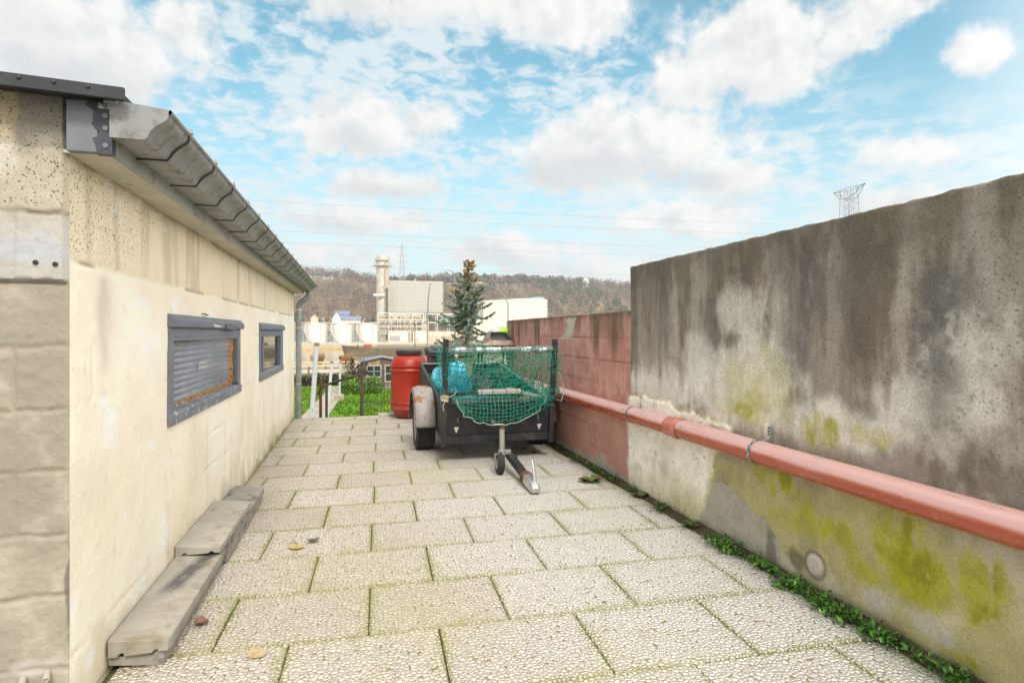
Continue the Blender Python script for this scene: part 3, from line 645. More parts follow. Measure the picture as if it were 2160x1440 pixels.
rel(MB().box(-4, XL - .006, YB - .15, YB + .002, -.08, 2.0).build('rear_wall', MAT('cream_paint', (.62, .55, .40), .85, var=.1, bump=.3), bl))
rel(MB().box(-4.1, -4, 2.19, YB, -.08, 2.2).build('back_wall', M_PLAIN, bl))
# ---- roof, fascia, gutter
M_ROOF = MAT('dark_roof_sheet', (.028, .03, .036), .5, .2, var=.2, bump=.2, bscale=40, dirt=(.07, .07, .07), dscale=6)
M_GREYM = MAT('grey_painted_flashing', (.16, .172, .185), .55, .1, var=.16, scale=7, bump=.2, bscale=45, dirt=(.17, .17, .165), dscale=5)
M_LEAD = MAT('dark_lead_mastic', (.045, .05, .065), .5, .0, var=.3, scale=30, bump=.4, bscale=60)
M_SOFFIT = MAT('pale_soffit', (.47, .45, .375), .6, 0, var=.12, scale=4, bump=.1, dirt=(.33, .31, .24), dscale=16, dlo=.56, dhi=.66)
M_FASC = MAT('grey_green_fascia', (.315, .325, .29), .55, .1, var=.14, scale=3, bump=.1, dirt=(.22, .22, .18), dscale=9)
M_GUT = MAT('weathered_zinc', (.25, .255, .252), .5, .12, var=.12, scale=3, bump=.12, bscale=25, dirt=(.17, .165, .145), dscale=18, dlo=.48, dhi=.7)
rf = MB(); rf.prism([(-.722, 1.988), (-.718, 2.008), (-4.2, 2.161), (-4.2, 2.136)], 2.09, YB + .12, 'y')
ro = rel(rf.build('roof', M_ROOF, bl, bevel=.003))
e = MB(); e.prism([(-.703, 1.972), (-.703, 2.012), (-4.2, 2.166), (-4.2, 2.122)], 2.075, 2.089, 'y'); eo = e.build('roof_trim', M_ROOF, ro, bevel=.002)
s_ = MB()
for i in range(10):
    x = -.80 - .09 * i
    sc = MB(); sc.lathe([(.0, .004), (.006, .003), (.007, 0)], 8, Matrix.Translation((x, 2.074, 2.0 + (-.703 - x) * .044)) @ Matrix.Rotation(R(90), 4, 'X'), cap=False)
    sc.build('screw', M_ROOF, ro)
# boxed eaves: end board with its mastic strip, soffit and fascia running to the far corner
be = MB().box(-.887, -.800, 2.145, 2.172, 1.822, 1.985).build('eaves_end', M_GREYM, bl, bevel=.003); rel(be)
lead = MB(); n = 22; vs = []; fs = []
for i in range(n):
    z = 1.819 + .165 * i / (n - 1); xe = -.806 + .006 * math.sin(i * .9) + .005 * rng.uniform(-1, 1) - .022 * max(0, i - 11) / 11 
    vs += [(xe, 2.1435, z), (-.759, 2.1435, z), (-.759, 2.175, z), (xe, 2.175, z)]
    if i:
        o = (i - 1) * 4
        for k in range(4): fs.append((o + k, o + (k + 1) % 4, o + 4 + (k + 1) % 4, o + 4 + k))
fs += [(0, 1, 2, 3), tuple(range(4 * n - 4, 4 * n))]
rel(lead.add(vs, fs).build('mastic_strip', M_LEAD, bl))
rel(MB().box(-.797, -.752, 2.139, 2.1435, 1.962, 1.980).build('flashing_tab', M_ZINC, bl, bevel=.003))
for z in (1.845, 1.900, 1.940, 1.971):
    rel(MB().lathe([(.0085, 0), (.0085, .003), (.004, .004), (.0, .003)], 10, Matrix.Translation((-.777, 2.1432 - (.004 if z > 1.96 else 0), z)) @ Matrix.Rotation(R(90), 4, 'X')).build('screw', M_GREYM, bl, smooth=True))
rel(MB().box(-.91, -.773, 2.172, 7.2, 1.822, 1.832).build('soffit', M_SOFFIT, bl)); rel(MB().box(-.91, -.773, 7.203, YB + .02, 1.821, 1.832).build('soffit', M_SOFFIT, bl))
rel(MB().box(-.773, -.760, 2.176, 5.4, 1.818, 1.975).build('fascia', M_FASC, bl, bevel=.002)); rel(MB().box(-.773, -.7605, 5.403, YB + .06, 1.818, 1.974).build('fascia', M_FASC, bl, bevel=.002))
rel(MB().box(-.905, -.775, YB + .003, YB + .05, 1.832, 1.97).build('eaves_end', MAT('bare_board', (.50, .36, .22), .8, var=.2), bl))
rel(MB().box(-.775, -.735, 2.12, YB + .1, 1.976, 1.986).build('drip_flashing', M_ZINC, bl, bevel=.002))
GP = [(-.7595, .0), (-.662, .0), (-.655, .010), (-.648, .030), (-.634, .050), (-.615, .066), (-.600, .078), (-.594, .092), (-.594, .112), (-.588, .118), (-.582, .112), (-.584, .104)]
GP = [(x, z * .86) for x, z in GP]
GY0, GY1 = 2.128, 9.16
def gz(y): return 1.870 - .018 * (y - GY0) / 7
inner = [(x - .003, z + .004) for x, z in GP[-4::-1]]
vs = []; fs = []; prof = GP + [(-.600, .084), (-.606, .072), (-.62, .061), (-.639, .046), (-.653, .029), (-.66, .012), (-.665, .005), (-.756, .005), (-.756, .10), (-.7595, .10)]
k = len(prof)
ys = np.linspace(GY0, GY1, 30)
for y in ys: vs += [(x, y, gz(y) + z) for x, z in prof]
for i in range(len(ys) - 1):
    for j in range(k): fs.append((i * k + j, i * k + (j + 1) % k, (i + 1) * k + (j + 1) % k, (i + 1) * k + j))
fs += [tuple(range(k))[::-1], tuple(range((len(ys) - 1) * k, len(ys) * k))]
gu = rel(MB().add(vs, fs).build('gutter', M_GUT, bl, smooth=True))
for y, nm in ((GY0 - .004, 0), (GY1, 1)):
    cp = [(x + (.0 if x < -.7 else .002), gz(y) + z - .002) for x, z in GP[:9]] + [(-.594, gz(y) + .100), (-.7595, gz(y) + .118)]
    MB().prism(cp, y, y + .004, 'y').build('end_cap', M_GUT, gu)
by = 2.45
M_BRK = MAT('dark_zinc_bracket', (.045, .048, .046), .5, .5, var=.2)
yb = [2.36 + .385 * i for i in range(18)]
for y in yb:
    m_ = MB(); pts = [(x + (.004 if i > 2 else 0), y, gz(y) + z - .004) for i, (x, z) in enumerate(GP[:10])]; pts[0] = (-.759, y, gz(y) - .004)
    vs = []; fs = []
    for i, p in enumerate(pts):
        vs += [(p[0], y - .006, p[2]), (p[0], y + .006, p[2])]
        if i: fs.append((2 * i - 2, 2 * i, 2 * i + 1, 2 * i - 1))
    br = m_.add(vs, fs).build('gutter_bracket', M_BRK, gu); md = br.modifiers.new('thick', 'SOLIDIFY'); md.thickness = .003; md.offset = 0
    q = MB().box(-.60, -.578, y - .010, y + .010, gz(y) + .099, gz(y) + .105); q.box(-.590, -.580, y - .003, y + .003, gz(y) + .104, gz(y) + .117); q.build('bracket_clip', M_FASC, gu)
# downpipe with its swan neck at the far corner
dp = MB(); cxp = -.835; yp = YB + .045
pts = [(-.69, yp, 1.875), (-.69, yp, 1.835), (-.693, yp, 1.80), (-.71, yp, 1.765), (-.745, yp, 1.735), (-.785, yp, 1.71), (-.815, yp, 1.68), (-.833, yp, 1.64), (cxp, yp, 1.60), (cxp, yp, .8), (cxp, yp, .0), (cxp, yp, -1.0), (cxp, yp, -2.2)]
dpo = rel(dp.tube(pts, .04, 20).build('downpipe', MAT('zinc_downpipe', (.30, .325, .325), .45, .4, var=.2, scale=6, bump=.1, bscale=20, dirt=(.46, .42, .28), dscale=9, dlo=.55, dhi=.68), bl, smooth=True))
for z in (1.58, 1.32, .5):
    MB().lathe([(.0405, -.012), (.043, -.010), (.043, .010), (.0405, .012)], 20, Matrix.Translation((cxp, yp, z)), cap=False).build('pipe_collar', M_ZINC, dpo, smooth=True)
# ---- windows
M_BLUE = MAT('flaking_blue_grey_paint', (.165, .185, .225), .62, 0, var=.14, scale=10, bump=.25, bscale=70, dirt=(.46, .45, .42), dscale=13, dlo=.685, dhi=.72)
M_BLUE2 = MAT('heavily_flaking_blue_grey_paint', (.175, .192, .225), .7, 0, var=.2, scale=10, bump=.5, bscale=50, dirt=(.46, .45, .42), dscale=16, dlo=.565, dhi=.62)
def glass_mat(name, ior, tr):
    t = NT(name); nt_ = t.t; o_ = nt_.nodes['Material Output']
    g_ = t.n('ShaderNodeBsdfGlossy'); g_.inputs['Roughness'].default_value = .02; link(g_, 'Color', (.95, .97, .97, 1))
    tt = t.n('ShaderNodeBsdfTransparent'); link(tt, 'Color', (*tr, 1)); fr = t.n('ShaderNodeFresnel'); link(fr, 'IOR', ior)
    w_ = t.noise(1.2, 2); nm = t.bump(w_, .02, .02); link(g_, 'Normal', nm)
    gm = t.n('ShaderNodeNewGeometry'); ff = t.math('MULTIPLY', fr.outputs[0], t.math('SUBTRACT', 1.0, gm.outputs['Backfacing']))
    mx = t.n('ShaderNodeMixShader'); nt_.links.new(ff, mx.inputs[0]); nt_.links.new(tt.outputs[0], mx.inputs[1]); nt_.links.new(g_.outputs[0], mx.inputs[2]); nt_.links.new(mx.outputs[0], o_.inputs[0]); return t.m
M_GLASS = glass_mat('window_glass', 1.07, (.93, .95, .95)); M_GLASS2 = glass_mat('dark_window_glass', 2.3, (.55, .6, .6))
def window(w, open_, name):
    y0, y1, z0, z1 = w; oy0, oy1, oz0, oz1 = open_
    wd = rel(empty(name)); wd.parent = bl
    fr = MB(); xo, xi = XL + .009, XL - .05
    fr.box(xi, xo, y0, oy0, z0, z1).box(xi, xo, oy1, y1, z0, z1).box(xi, xo - .001, oy0, oy1, oz1, z1)
    fr.build('frame', M_BLUE, wd, bevel=.004)
    be_ = MB()                                                # inner bead
    be_.box(xi, XL + .006, oy0 - .001, oy0 + .022, oz0, oz1).box(xi, XL + .006, oy1 - .022, oy1 + .001, oz0, oz1).box(xi, XL + .005, oy0 + .022, oy1 - .022, oz1 - .02, oz1 + .001)
    be_.build('glazing_bead', M_BLUE, wd, bevel=.003)
    si = MB(); si.prism([(xi - .02, oz0 - .001), (xi - .02, z0 + .01), (XL, z0 - .012), (XL + .016, z0 - .012), (XL + .018, z0 + .040), (XL + .008, oz0 - .012)], y0 - .004, y1 + .004, 'y')
    si.build('sill', M_BLUE2, wd, bevel=.006)
    ho = MB(); ho.prism([(XL - .01, z1 - .03), (XL + .026, z1 - .035), (XL + .032, z1 - .028), (XL + .034, z1 + .002), (XL + .026, z1 + .010), (XL + .014, z1 + .028), (XL - .01, z1 + .036)], y0 - .006, y1 + .02, 'y')
    ho.build('hood', M_BLUE, wd, bevel=.004)
    return wd
O1 = (3.262, 4.925, .862, 1.226); O2 = (6.03, 7.52, .872, 1.228)
w1 = window(W1, O1, 'window')
sh = MB(); prof = []
pz = O1[2] - .02; nrib = 12; hh = (O1[3] - O1[2] + .04)
for i in range(nrib * 8 + 1):
    t_ = i / 8; ph = t_ - math.floor(t_); prof.append((-.040 + .011 * math.sin(math.pi * ph) ** .8, pz + hh * i / (nrib * 8)))
vs = []; fs = []
for i, (x, z) in enumerate(prof):
    sag = .0
    vs += [(XL + x, O1[0] + .02, z), (XL + x, O1[1] - .13 + .014 * math.cos(i * math.pi / 4), z)]
    if i: fs.append((2 * i - 2, 2 * i - 1, 2 * i + 1, 2 * i))
so = MB().add(vs, fs).build('roller_shutter', MAT('lilac_grey_slats', (.36, .355, .42), .45, .1, var=.12, scale=6, bump=.1, dirt=(.36, .33, .30), dscale=4), w1, smooth=2)
md = so.modifiers.new('thick', 'SOLIDIFY'); md.thickness = .002; md.offset = -1
for z in (1.055, 1.028):
    MB().prism([(3.86, z), (4.10, z + .0), (4.08, z + .010), (4.11, z + .020), (3.88, z + .020), (3.885, z + .009)], XL - .0275, XL - .0262, 'x').build('pale_strip', MAT('pale_grey_strip', (.55, .55, .54), .6, bump=0), so)  # pale ragged strips laid over the slats
M_FOAM = MAT('orange_expanding_foam', (.74, .26, .02), .9, var=.5, scale=38, bump=1.0, bscale=70, bdist=.02, dirt=(.26, .075, .012), dscale=26, dlo=.5, dhi=.62)
def foam(y0, y1, z0, z1, sd_, parent):
    ny = max(6, int((y1 - y0) / .008)); nz = max(6, int((z1 - z0) / .008))
    Y, Z = np.meshgrid(np.linspace(y0, y1, ny), np.linspace(z0, z1, nz), indexing='ij')
    eb = np.minimum(np.minimum(Y - y0, y1 - Y), np.minimum(Z - z0, z1 - Z)); d_ = sstep(eb, -.004, .02) * (.018 + .022 * fbm(Y * 42, Z * 42, sd_, 4)) 
    jy = (fbm(Y * 30, Z * 30, sd_ + 3, 3) - .5) * .035; jz = (fbm(Y * 30, Z * 30, sd_ + 7, 3) - .5) * .018
    co = np.stack([XL - .058 + d_, Y + jy, Z + jz], -1).reshape(-1, 3); idx = np.arange(ny * nz).reshape(ny, nz)
    f = np.stack([idx[:-1, :-1], idx[1:, :-1], idx[1:, 1:], idx[:-1, 1:]], -1).reshape(-1, 4)
    mkobj('foam_filling', np_mesh('foam_filling', co, f), M_FOAM, parent, smooth=2)
foam(O1[1] - .14, O1[1] - .01, O1[2] - .01, O1[3], 4, w1); foam(O1[0], O1[1] - .05, O1[2] - .02, O1[2] + .028, 8, w1); foam(O1[0], O1[1] - .1, O1[3] - .016, O1[3] + .01, 12, w1); foam(O1[1] - .17, O1[1] - .01, O1[2], O1[2] + .075, 16, w1)
rel(MB().box(XL - .10, XL - .059, O1[0] - .06, O1[1] + .06, O1[2] - .06, O1[3] + .06).build('shutter_backing', M_PLAIN, bl))
# torn slate fragment and bare scar on the hood
MB().prism([(4.32, 1.300), (4.36, 1.272), (4.66, 1.268), (4.69, 1.292), (4.62, 1.306), (4.40, 1.312)], XL + .0335, XL + .040, 'x').build('slate_fragment', MAT('grey_slate', (.15, .15, .155), .8, var=.3, bump=.6), w1, bevel=.002)
MB().prism([(3.98, 1.302), (4.22, 1.292), (4.16, 1.283), (4.02, 1.284)], XL + .0335, XL + .0352, 'x').build('paint_scar', MAT('bare_white', (.62, .60, .55), .8, bump=.1), w1)
MB().box(XL - .014, XL - .011, O1[0] + .01, O1[1] - .01, O1[2] + .004, O1[3] - .004).build('glass_pane', M_GLASS, w1)
w2 = window(W2, O2, 'window')
MB().box(XL - .030, XL - .026, O2[0], O2[1], O2[2], O2[3]).build('glass_pane', M_GLASS2, w2)
MB().box(XL - .045, XL - .012, O2[0] + .26, O2[0] + .30, O2[2], O2[3]).build('pole_reflection_bar', M_BLUE, w2, bevel=.003)  # added bar standing in for a pole reflected in the pane
MB().lathe([(.028, 0), (.033, .07), (.03, .07), (.025, .005)], 16, Matrix.Translation((XL - .10, 7.18, O2[2] - .002))).build('cup', MAT('white_plastic', (.7, .7, .7), .5), w2)
rel(MB().box(XL - .5, XL - .46, 5.85, 7.85, .6, 1.5).build('dark_room_sheet', MAT('dim_interior', (.10, .09, .075), .9), bl))  # dark sheet added for the unlit room behind the glass
rel(MB().box(XL - .46, XL - .052, O2[0] - .12, O2[1] + .12, .84, .872).build('inner_ledge', M_PLAIN, bl))
# small fixings: plugged pipe stubs and screws at the end wall, hook above the window
for (x, z) in ((-1.02, .160), (-.955, .170)):
    s_ = MB().lathe([(.010, 0), (.010, .04), (.007, .042), (.006, .036)], 12, Matrix.Translation((x, 2.185, z)) @ Matrix.Rotation(R(98), 4, 'X') @ Matrix.Rotation(R(20), 4, 'Y')); rel(s_.build('pipe_stub', MAT('stub_paint', (.42, .37, .29), .7), bl, smooth=True))
for (x, z) in ((-.978, 1.470), (-.925, 1.466)):
    rel(MB().lathe([(.0075, 0), (.0075, .004), (.003, .005)], 10, Matrix.Translation((x, 2.168, z)) @ Matrix.Rotation(R(90), 4, 'X')).build('screw', M_HOLE, bl))
hk = MB().tube([(XL - .01, 3.86, 1.36), (XL + .012, 3.86, 1.362), (XL + .012, 3.95, 1.356), (XL - .01, 3.95, 1.356)], .0035, 6); rel(hk.build('wall_hook', MAT('rusty_iron', (.16, .10, .06), .8), bl, smooth=True))

# ================================================================ LOOSE COPING STONES AT THE FOOT OF THE WALL
M_COP = MAT('cast_concrete_coping', (.35, .325, .275), .85, var=.16, scale=4, bump=.35, bscale=150, bdist=.003, dirt=(.235, .205, .15), dscale=6, dlo=.50, dhi=.72)
M_COP2 = MAT('stained_concrete_coping', (.30, .28, .235), .9, var=.2, scale=5, bump=.5, bscale=90, bdist=.005, dirt=(.10, .10, .095), dscale=4.5, dlo=.50, dhi=.66)
def coping(label, x, y0, y1, z, tilt=0, wd=.21, th=.062, flip=False, m_=M_COP, yaw=0, soot=False):
    L_ = y1 - y0; p = [(-wd / 2, 0), (-wd / 2 + .03, 0), (-wd / 2 + .036, .010), (-wd / 2 + .048, .010), (-wd / 2 + .054, 0), (wd / 2 - .054, 0), (wd / 2 - .048, .010), (wd / 2 - .036, .010), (wd / 2 - .03, 0), (wd / 2, 0), (wd / 2, th * .62), (wd / 2 - .006, th * .70), (-wd / 2 + .004, th), (-wd / 2, th * .98)]
    if flip: p = [(-a, th - b) for a, b in p]
    b = MB(); ns = 40; k = len(p); vs = []; fs = []
    for i in range(ns + 1):
        yy = -L_ / 2 + L_ * i / ns
        for j, (a, c_) in enumerate(p):
            en = .006 if i in (0, ns) else 0
            ch = .004 * (fbm(np.array(yy * 9 + j * 3.1), np.array(j * 1.7 + y0), 5, 3) - .5)
            vs.append((a + ch - (en if a > 0 else -en) * .6, yy, c_ + ch + (0 if i not in (0, ns) else rng.uniform(-.003, .003))))
    for i in range(ns):
        for j in range(k): fs.append((i * k + j, i * k + (j + 1) % k, (i + 1) * k + (j + 1) % k, (i + 1) * k + j))
    fs += [tuple(range(k))[::-1], tuple(range(ns * k, ns * k + k))]
    o = b.add(vs, fs).build('coping_stone', m_, smooth=True, bevel=.003)
    o.location = (x, (y0 + y1) / 2, z); o.rotation_euler = (tilt, 0, yaw)
    tag(o, label, 'coping stone', 'loose concrete coping stones along the outbuilding wall'); return o
def coping_mat_soot():
    t = NT('sooty_concrete_coping'); c = t.mix(t.step(t.noise(4, 6), .3, .7), (.29, .27, .225), (.37, .345, .295)); c = t.mix(t.step(t.noise(6, 8, .65), .5, .72), c, (.235, .19, .125))
    s_ = t.n('ShaderNodeSeparateXYZ'); link(s_, 0, t.co); xs = t.math('SUBTRACT', s_.outputs[0], t.math('MULTIPLY', s_.outputs[1], .16))
    band = t.math('MULTIPLY', t.step(t.math('ABSOLUTE', xs), .06, .012), t.math('MULTIPLY', t.step(s_.outputs[1], -.26, -.06), t.step(s_.outputs[1], .6, .4)))
    band = t.math('MULTIPLY', band, t.step(t.noise(30, 6, .7), .30, .5)); c = t.mix(t.math('MULTIPLY', band, .85), c, (.06, .06, .064))
    return t.done(c, .88, t.bump(t.noise(150, 4), .35, .003), spec=.3)
coping('chipped upside down coping stone at the bottom of the stack nearest the corner', XL + .098, 2.475, 3.47, .001, 0, .19, .058, True, M_COP2)
coping('lower coping stone lying on the paving under the far end of the stack', XL + .115, 3.475, 4.70, .001, 0, .20, .058, True, M_COP2)
coping('longest coping stone with a sooty streak, nearest the building corner', XL + .110, 2.455, 3.60, .060, 0, .205, .062, False, coping_mat_soot())
coping('stained coping stone at the far end of the row by the wall', XL + .116, 3.64, 4.72, .060, 0, .205, .06, False, M_COP2, -.01)
coping('pale short coping stone laid across the top of the others', XL + .114, 3.30, 4.12, .1225, .004, .215, .05, False, M_COP, -.012)

# ================================================================ UTILITY TRAILER (nose down on its jockey wheel)
PITCH = R(8.3)
TO = (1.33, 6.43, 0.0)
tr = empty('utility_trailer', TO, (PITCH, 0, 0)); tag(tr, 'small black utility trailer with rusty mudguards resting nose down on the terrace', 'trailer')
TM = Matrix.Translation(TO) @ Matrix.Rotation(PITCH, 4, 'X')
M_BLK = MAT('worn_black_paint', (.020, .020, .022), .5, .1, var=.3, scale=8, bump=.15, bscale=50, dirt=(.085, .08, .07), dscale=5, dlo=.5, dhi=.75)
M_PLY = MAT('black_coated_plywood', (.014, .014, .016), .55, 0, var=.25, scale=5, bump=.2, bscale=90, dirt=(.055, .055, .05), dscale=3.5)
M_RUB = MAT('tyre_rubber', (.022, .022, .022), .8, 0, var=.25, scale=20, bump=.3, bscale=60, dirt=(.06, .055, .045), dscale=10)
M_GALV = MAT('scuffed_galvanised', (.36, .36, .35), .42, .6, var=.25, scale=12, bump=.2, bscale=60, dirt=(.34, .30, .24), dscale=9)
M_FEND = MAT('rusty_grey_mudguard', (.27, .255, .24), .5, .1, var=.2, scale=7, bump=.15, bscale=50, dirt=(.27, .11, .045), dscale=7, dlo=.52, dhi=.61)
M_COUP = MAT('bright_zinc_coupling', (.55, .56, .57), .35, .75, var=.15, scale=12, bump=.1, dirt=(.38, .37, .34), dscale=9)
M_RUST = MAT('rusty_steel', (.13, .06, .035), .85, .1, var=.4, scale=14, bump=.6, bscale=60)
HW = .535; YF, YR = -.785, 1.32; FB = .31
fr = MB()
for sx in (-1, 1): fr.box(sx * HW - .02, sx * HW + .02, YF, YR, FB, FB + .055)
fr.box(-HW + .02, HW - .02, YR - .04, YR, FB, FB + .054)
for y in (-.2, .45): fr.box(-HW + .02, HW - .02, y, y + .04, FB + .004, FB + .05)
fr.build('chassis', M_BLK, tr, bevel=.004)
MB().prism([(YF - .032, FB - .002), (YF + .012, FB - .002), (YF + .012, FB + .004), (YF - .026, FB + .004), (YF - .026, FB + .062), (YF + .012, FB + .062), (YF + .012, FB + .068), (YF - .032, FB + .068)], -HW + .03, HW - .03, 'x').build('front_rail', M_BLK, tr, bevel=.002)
MB().box(-HW + .02, HW - .02, YF + .02, YR - .02, FB + .056, FB + .068).build('floor', M_PLY, tr)
MB().box(-HW + .026, HW - .026, YF - .008, YF + .008, FB + .07, .692).build('front_board', M_PLY, tr, bevel=.002)
for sx in (-1, 1):
    sb = MB(); sb.box(sx * HW - .009, sx * HW + .009, YF + .03, YR, FB + .058, .66); sbo = sb.build('side_board', M_PLY, tr, bevel=.002)
    c_ = MB(); c_.box(sx * HW - .016, sx * HW + .016, YF + .03, YR + .012, .645, .672); c_.box(sx * HW - .016, sx * HW + .016, YR - .02, YR + .014, FB + .02, .647); c_.box(sx * (HW + .012) - .006, sx * (HW + .012) + .006, .25, .30, FB + .06, .644); c_.build('edge_trim', M_BLK, sbo, bevel=.003)
MB().box(-HW + .02, HW - .02, YR - .01, YR + .006, FB + .058, .655).build('tail_board', M_PLY, tr, bevel=.002)
MB().box(-HW + .02, HW - .02, YR - .016, YR + .012, .656, .668).build('edge_trim', M_GALV, tr, bevel=.002)
for sx in (-1, 1):
    MB().box(sx * (HW + .0) - .024, sx * HW + .024, YF - .045, YF + .004, FB - .03, 1.318).build('corner_post', M_BLK, tr, bevel=.004)
MB().tube([(-HW + .02, YF - .02, 1.205), (0, YF - .022, 1.213), (HW - .02, YF - .02, 1.218)], .026, 14).build('top_rail', MAT('grey_foam_sleeve', (.21, .215, .215), .8, 0, var=.2, scale=9, bump=.2), tr, smooth=True)
for x, l in ((-.40, .05), (-.08, .07), (.24, .05), (.41, .04), (-.22, .03)):
    MB().tube([(x - l, YF - .021, 1.211), (x + l, YF - .021, 1.214)], .0285, 14).build('tape_band', MAT('silver_tape', (.50, .51, .52), .4, .3, var=.1), tr, smooth=True)
MB().box(-HW + .02, .22, YF - .034, YF - .004, .775, .808).build('cross_bar', M_BLK, tr, bevel=.004)
fm = MB().box(-.22, .205, YF - .052, YF + .006, .783, .828).build('foam_sleeve', MAT('grey_pipe_foam', (.33, .325, .315), .9, 0, var=.1, scale=8, bump=.3, dirt=(.40, .36, .27), dscale=4), tr, bevel=.012, seg=3)
for x in (-.185, -.075, .055, .165): MB().box(x - .003, x + .003, YF - .0545, YF + .008, .7805, .8305).build('cable_tie', M_HOLE, fm, bevel=.004)
for sx in (-1, 1):
    t_ = MB(); t_.prism([(sx * .415 - .022, .462), (sx * .415 + .022, .462), (sx * .415, .405)], YF - .0135, YF - .0085, 'y'); to_ = t_.build('reflector', MAT('pale_reflector', (.62, .60, .56), .4), tr)
    MB().prism([(sx * .415 - .010, .453), (sx * .415 + .010, .453), (sx * .415, .425)], YF - .0155, YF - .0138, 'y').build('reflector_face', MAT('dull_reflector', (.35, .33, .30), .3), to_)
    for z in (.52, .545, .66): 
        if sx < 0 or z > .6: MB().lathe([(.006, 0), (.006, .003), (.0, .004)], 10, Matrix.Translation((sx * .40, YF - .008, z)) @ Matrix.Rotation(R(90), 4, 'X')).build('bolt', M_GALV, tr)
# wires hooked to the front board
MB().tube([(-.405, YF - .012, .47), (-.33, YF - .012, .53), (-.25, YF - .013, .585)], .003, 6).build('front_cable', M_HOLE, tr); MB().tube([(.405, YF - .012, .46), (.33, YF - .012, .54), (.27, YF - .013, .60)], .003, 6).build('front_cable', M_HOLE, tr)
# drawbar, coupling, jockey wheel
DZ = .345
MB().bar((0, -.30, DZ - .035), (0, -1.83, DZ - .01), .058).build('drawbar', M_BLK, tr, bevel=.005)
ch = MB()
cpl = [(-1.80, -.032, .036), (-1.90, -.034, .040), (-1.98, -.026, .048), (-2.04, -.022, .046), (-2.075, -.016, .022)]
vs = []; fs = []; wds = (.034, .034, .036, .038, .030)
for (y, zl, zh), wd in zip(cpl, wds):
    vs += [(-wd, y, DZ - .012 + zl), (wd, y, DZ - .012 + zl), (wd, y, DZ - .012 + zh * .6), (wd * .7, y, DZ - .012 + zh), (-wd * .7, y, DZ - .012 + zh), (-wd, y, DZ - .012 + zh * .6)]
for i in range(4):
    for j in range(6): fs.append((i * 6 + j, i * 6 + (j + 1) % 6, i * 6 + 6 + (j + 1) % 6, i * 6 + 6 + j))
fs += [tuple(range(6))[::-1], tuple(range(24, 30))]
co_ = ch.add(vs, fs).build('coupling_head', M_COUP, tr, smooth=True, bevel=.006, seg=3)
MB().tube([(.012, -1.99, DZ + .03), (.012, -1.985, DZ + .07), (.006, -1.93, DZ + .16), (.004, -1.92, DZ + .185)], [.016, .014, .012, .009], 10).build('coupling_lever', M_COUP, co_, smooth=True)
for y in (-1.84, -1.92): MB().lathe([(.009, 0), (.009, .007), (0, .008)], 6, Matrix.Translation((0, y, DZ + .026))).build('bolt', M_GALV, co_)
rp = MB(); k = 60
for lp in range(3):
    rp.tube([(.044 * math.cos(a) * (1 + .1 * math.sin(3 * a + lp)), -1.79 + .014 * (lp - 1) + .008 * math.sin(2 * a + lp), DZ - .012 + .044 * math.sin(a)) for a in np.linspace(0, 6.283, 24)], .008, 6, cap=False)
rp.build('rusty_chain', M_RUST, tr, smooth=True)
jx = -.085; jy = -1.36
jw = empty('jockey_wheel'); jw.parent = tr; jw.rotation_euler = (-PITCH, 0, 0); jw.location = (jx, jy, 0)
base = TM @ Vector((jx, jy, 0)); gz0 = -base.z                                     # ground level in the jockey wheel's own frame
jt = MB().tube([(0, 0, gz0 + .10), (0, 0, gz0 + .39)], .024, 16).build('tube', MAT('old_zinc_tube', (.36, .345, .30), .5, .4, var=.25, scale=10, bump=.2, dirt=(.25, .19, .13), dscale=10), jw, smooth=True)
MB().tube([(0, 0, gz0 + .39), (0, 0, gz0 + .415)], .019, 12).build('crank_boss', M_RUST, jw, smooth=True)
ck = MB().tube([(.012, 0, gz0 + .428), (0, 0, gz0 + .432), (-.06, -.01, gz0 + .436), (-.085, -.012, gz0 + .436)], [.012, .013, .010, .009], 8, flat=.7).build('crank_arm', M_GALV, jw, smooth=True)
MB().lathe([(.0, 0), (.012, .002), (.022, .014), (.024, .022), (.018, .034), (.0, .038)], 16, Matrix.Translation((-.085, -.012, gz0 + .438))).build('crank_knob', MAT('grey_plastic_knob', (.10, .10, .11), .4, bump=.05), jw, smooth=True)
tyre = [(.052, -.028), (.078, -.030), (.092, -.022), (.096, 0), (.092, .022), (.078, .030), (.052, .028)]
JM = Matrix.Translation((-.03, -.035, gz0 + .096)) @ Matrix.Rotation(R(90), 4, 'Y') @ Matrix.Rotation(0, 4, 'X')
MB().lathe(tyre, 32, JM).build('tyre', M_RUB, jw, smooth=True); MB().lathe([(.015, -.034), (.05, -.031), (.05, .031), (.015, .034)], 24, JM).build('rim', M_GALV, jw, smooth=True)
fk = MB(); fk.box(-.072, -.066, -.05, .01, gz0 + .085, gz0 + .17); fk.box(.008, .014, -.05, .01, gz0 + .085, gz0 + .17); fk.box(-.072, .014, -.05, .01, gz0 + .171, gz0 + .178); fk.build('fork', M_GALV, jw, bevel=.003)
cl_ = MB(); cl_.tube([(0, 0, gz0 + .165), (0, 0, gz0 + .21)], .034, 16); cl_.box(.01, .075, -.025, .025, gz0 + .168, gz0 + .205); cl_.build('clamp', M_GALV, jw, bevel=.003)
MB().tube([(-.035, -.03, gz0 + .19), (-.05, -.05, gz0 + .19), (-.052, -.055, gz0 + .12)], .006, 8).build('clamp_handle', M_GALV, jw, smooth=True)
MB().lathe([(.022, -.012), (.028, -.012), (.028, .012), (.022, .012)], 16, Matrix.Translation((.10, -.05, gz0 + .15))).build('cable_socket', M_HOLE, jw, smooth=True)
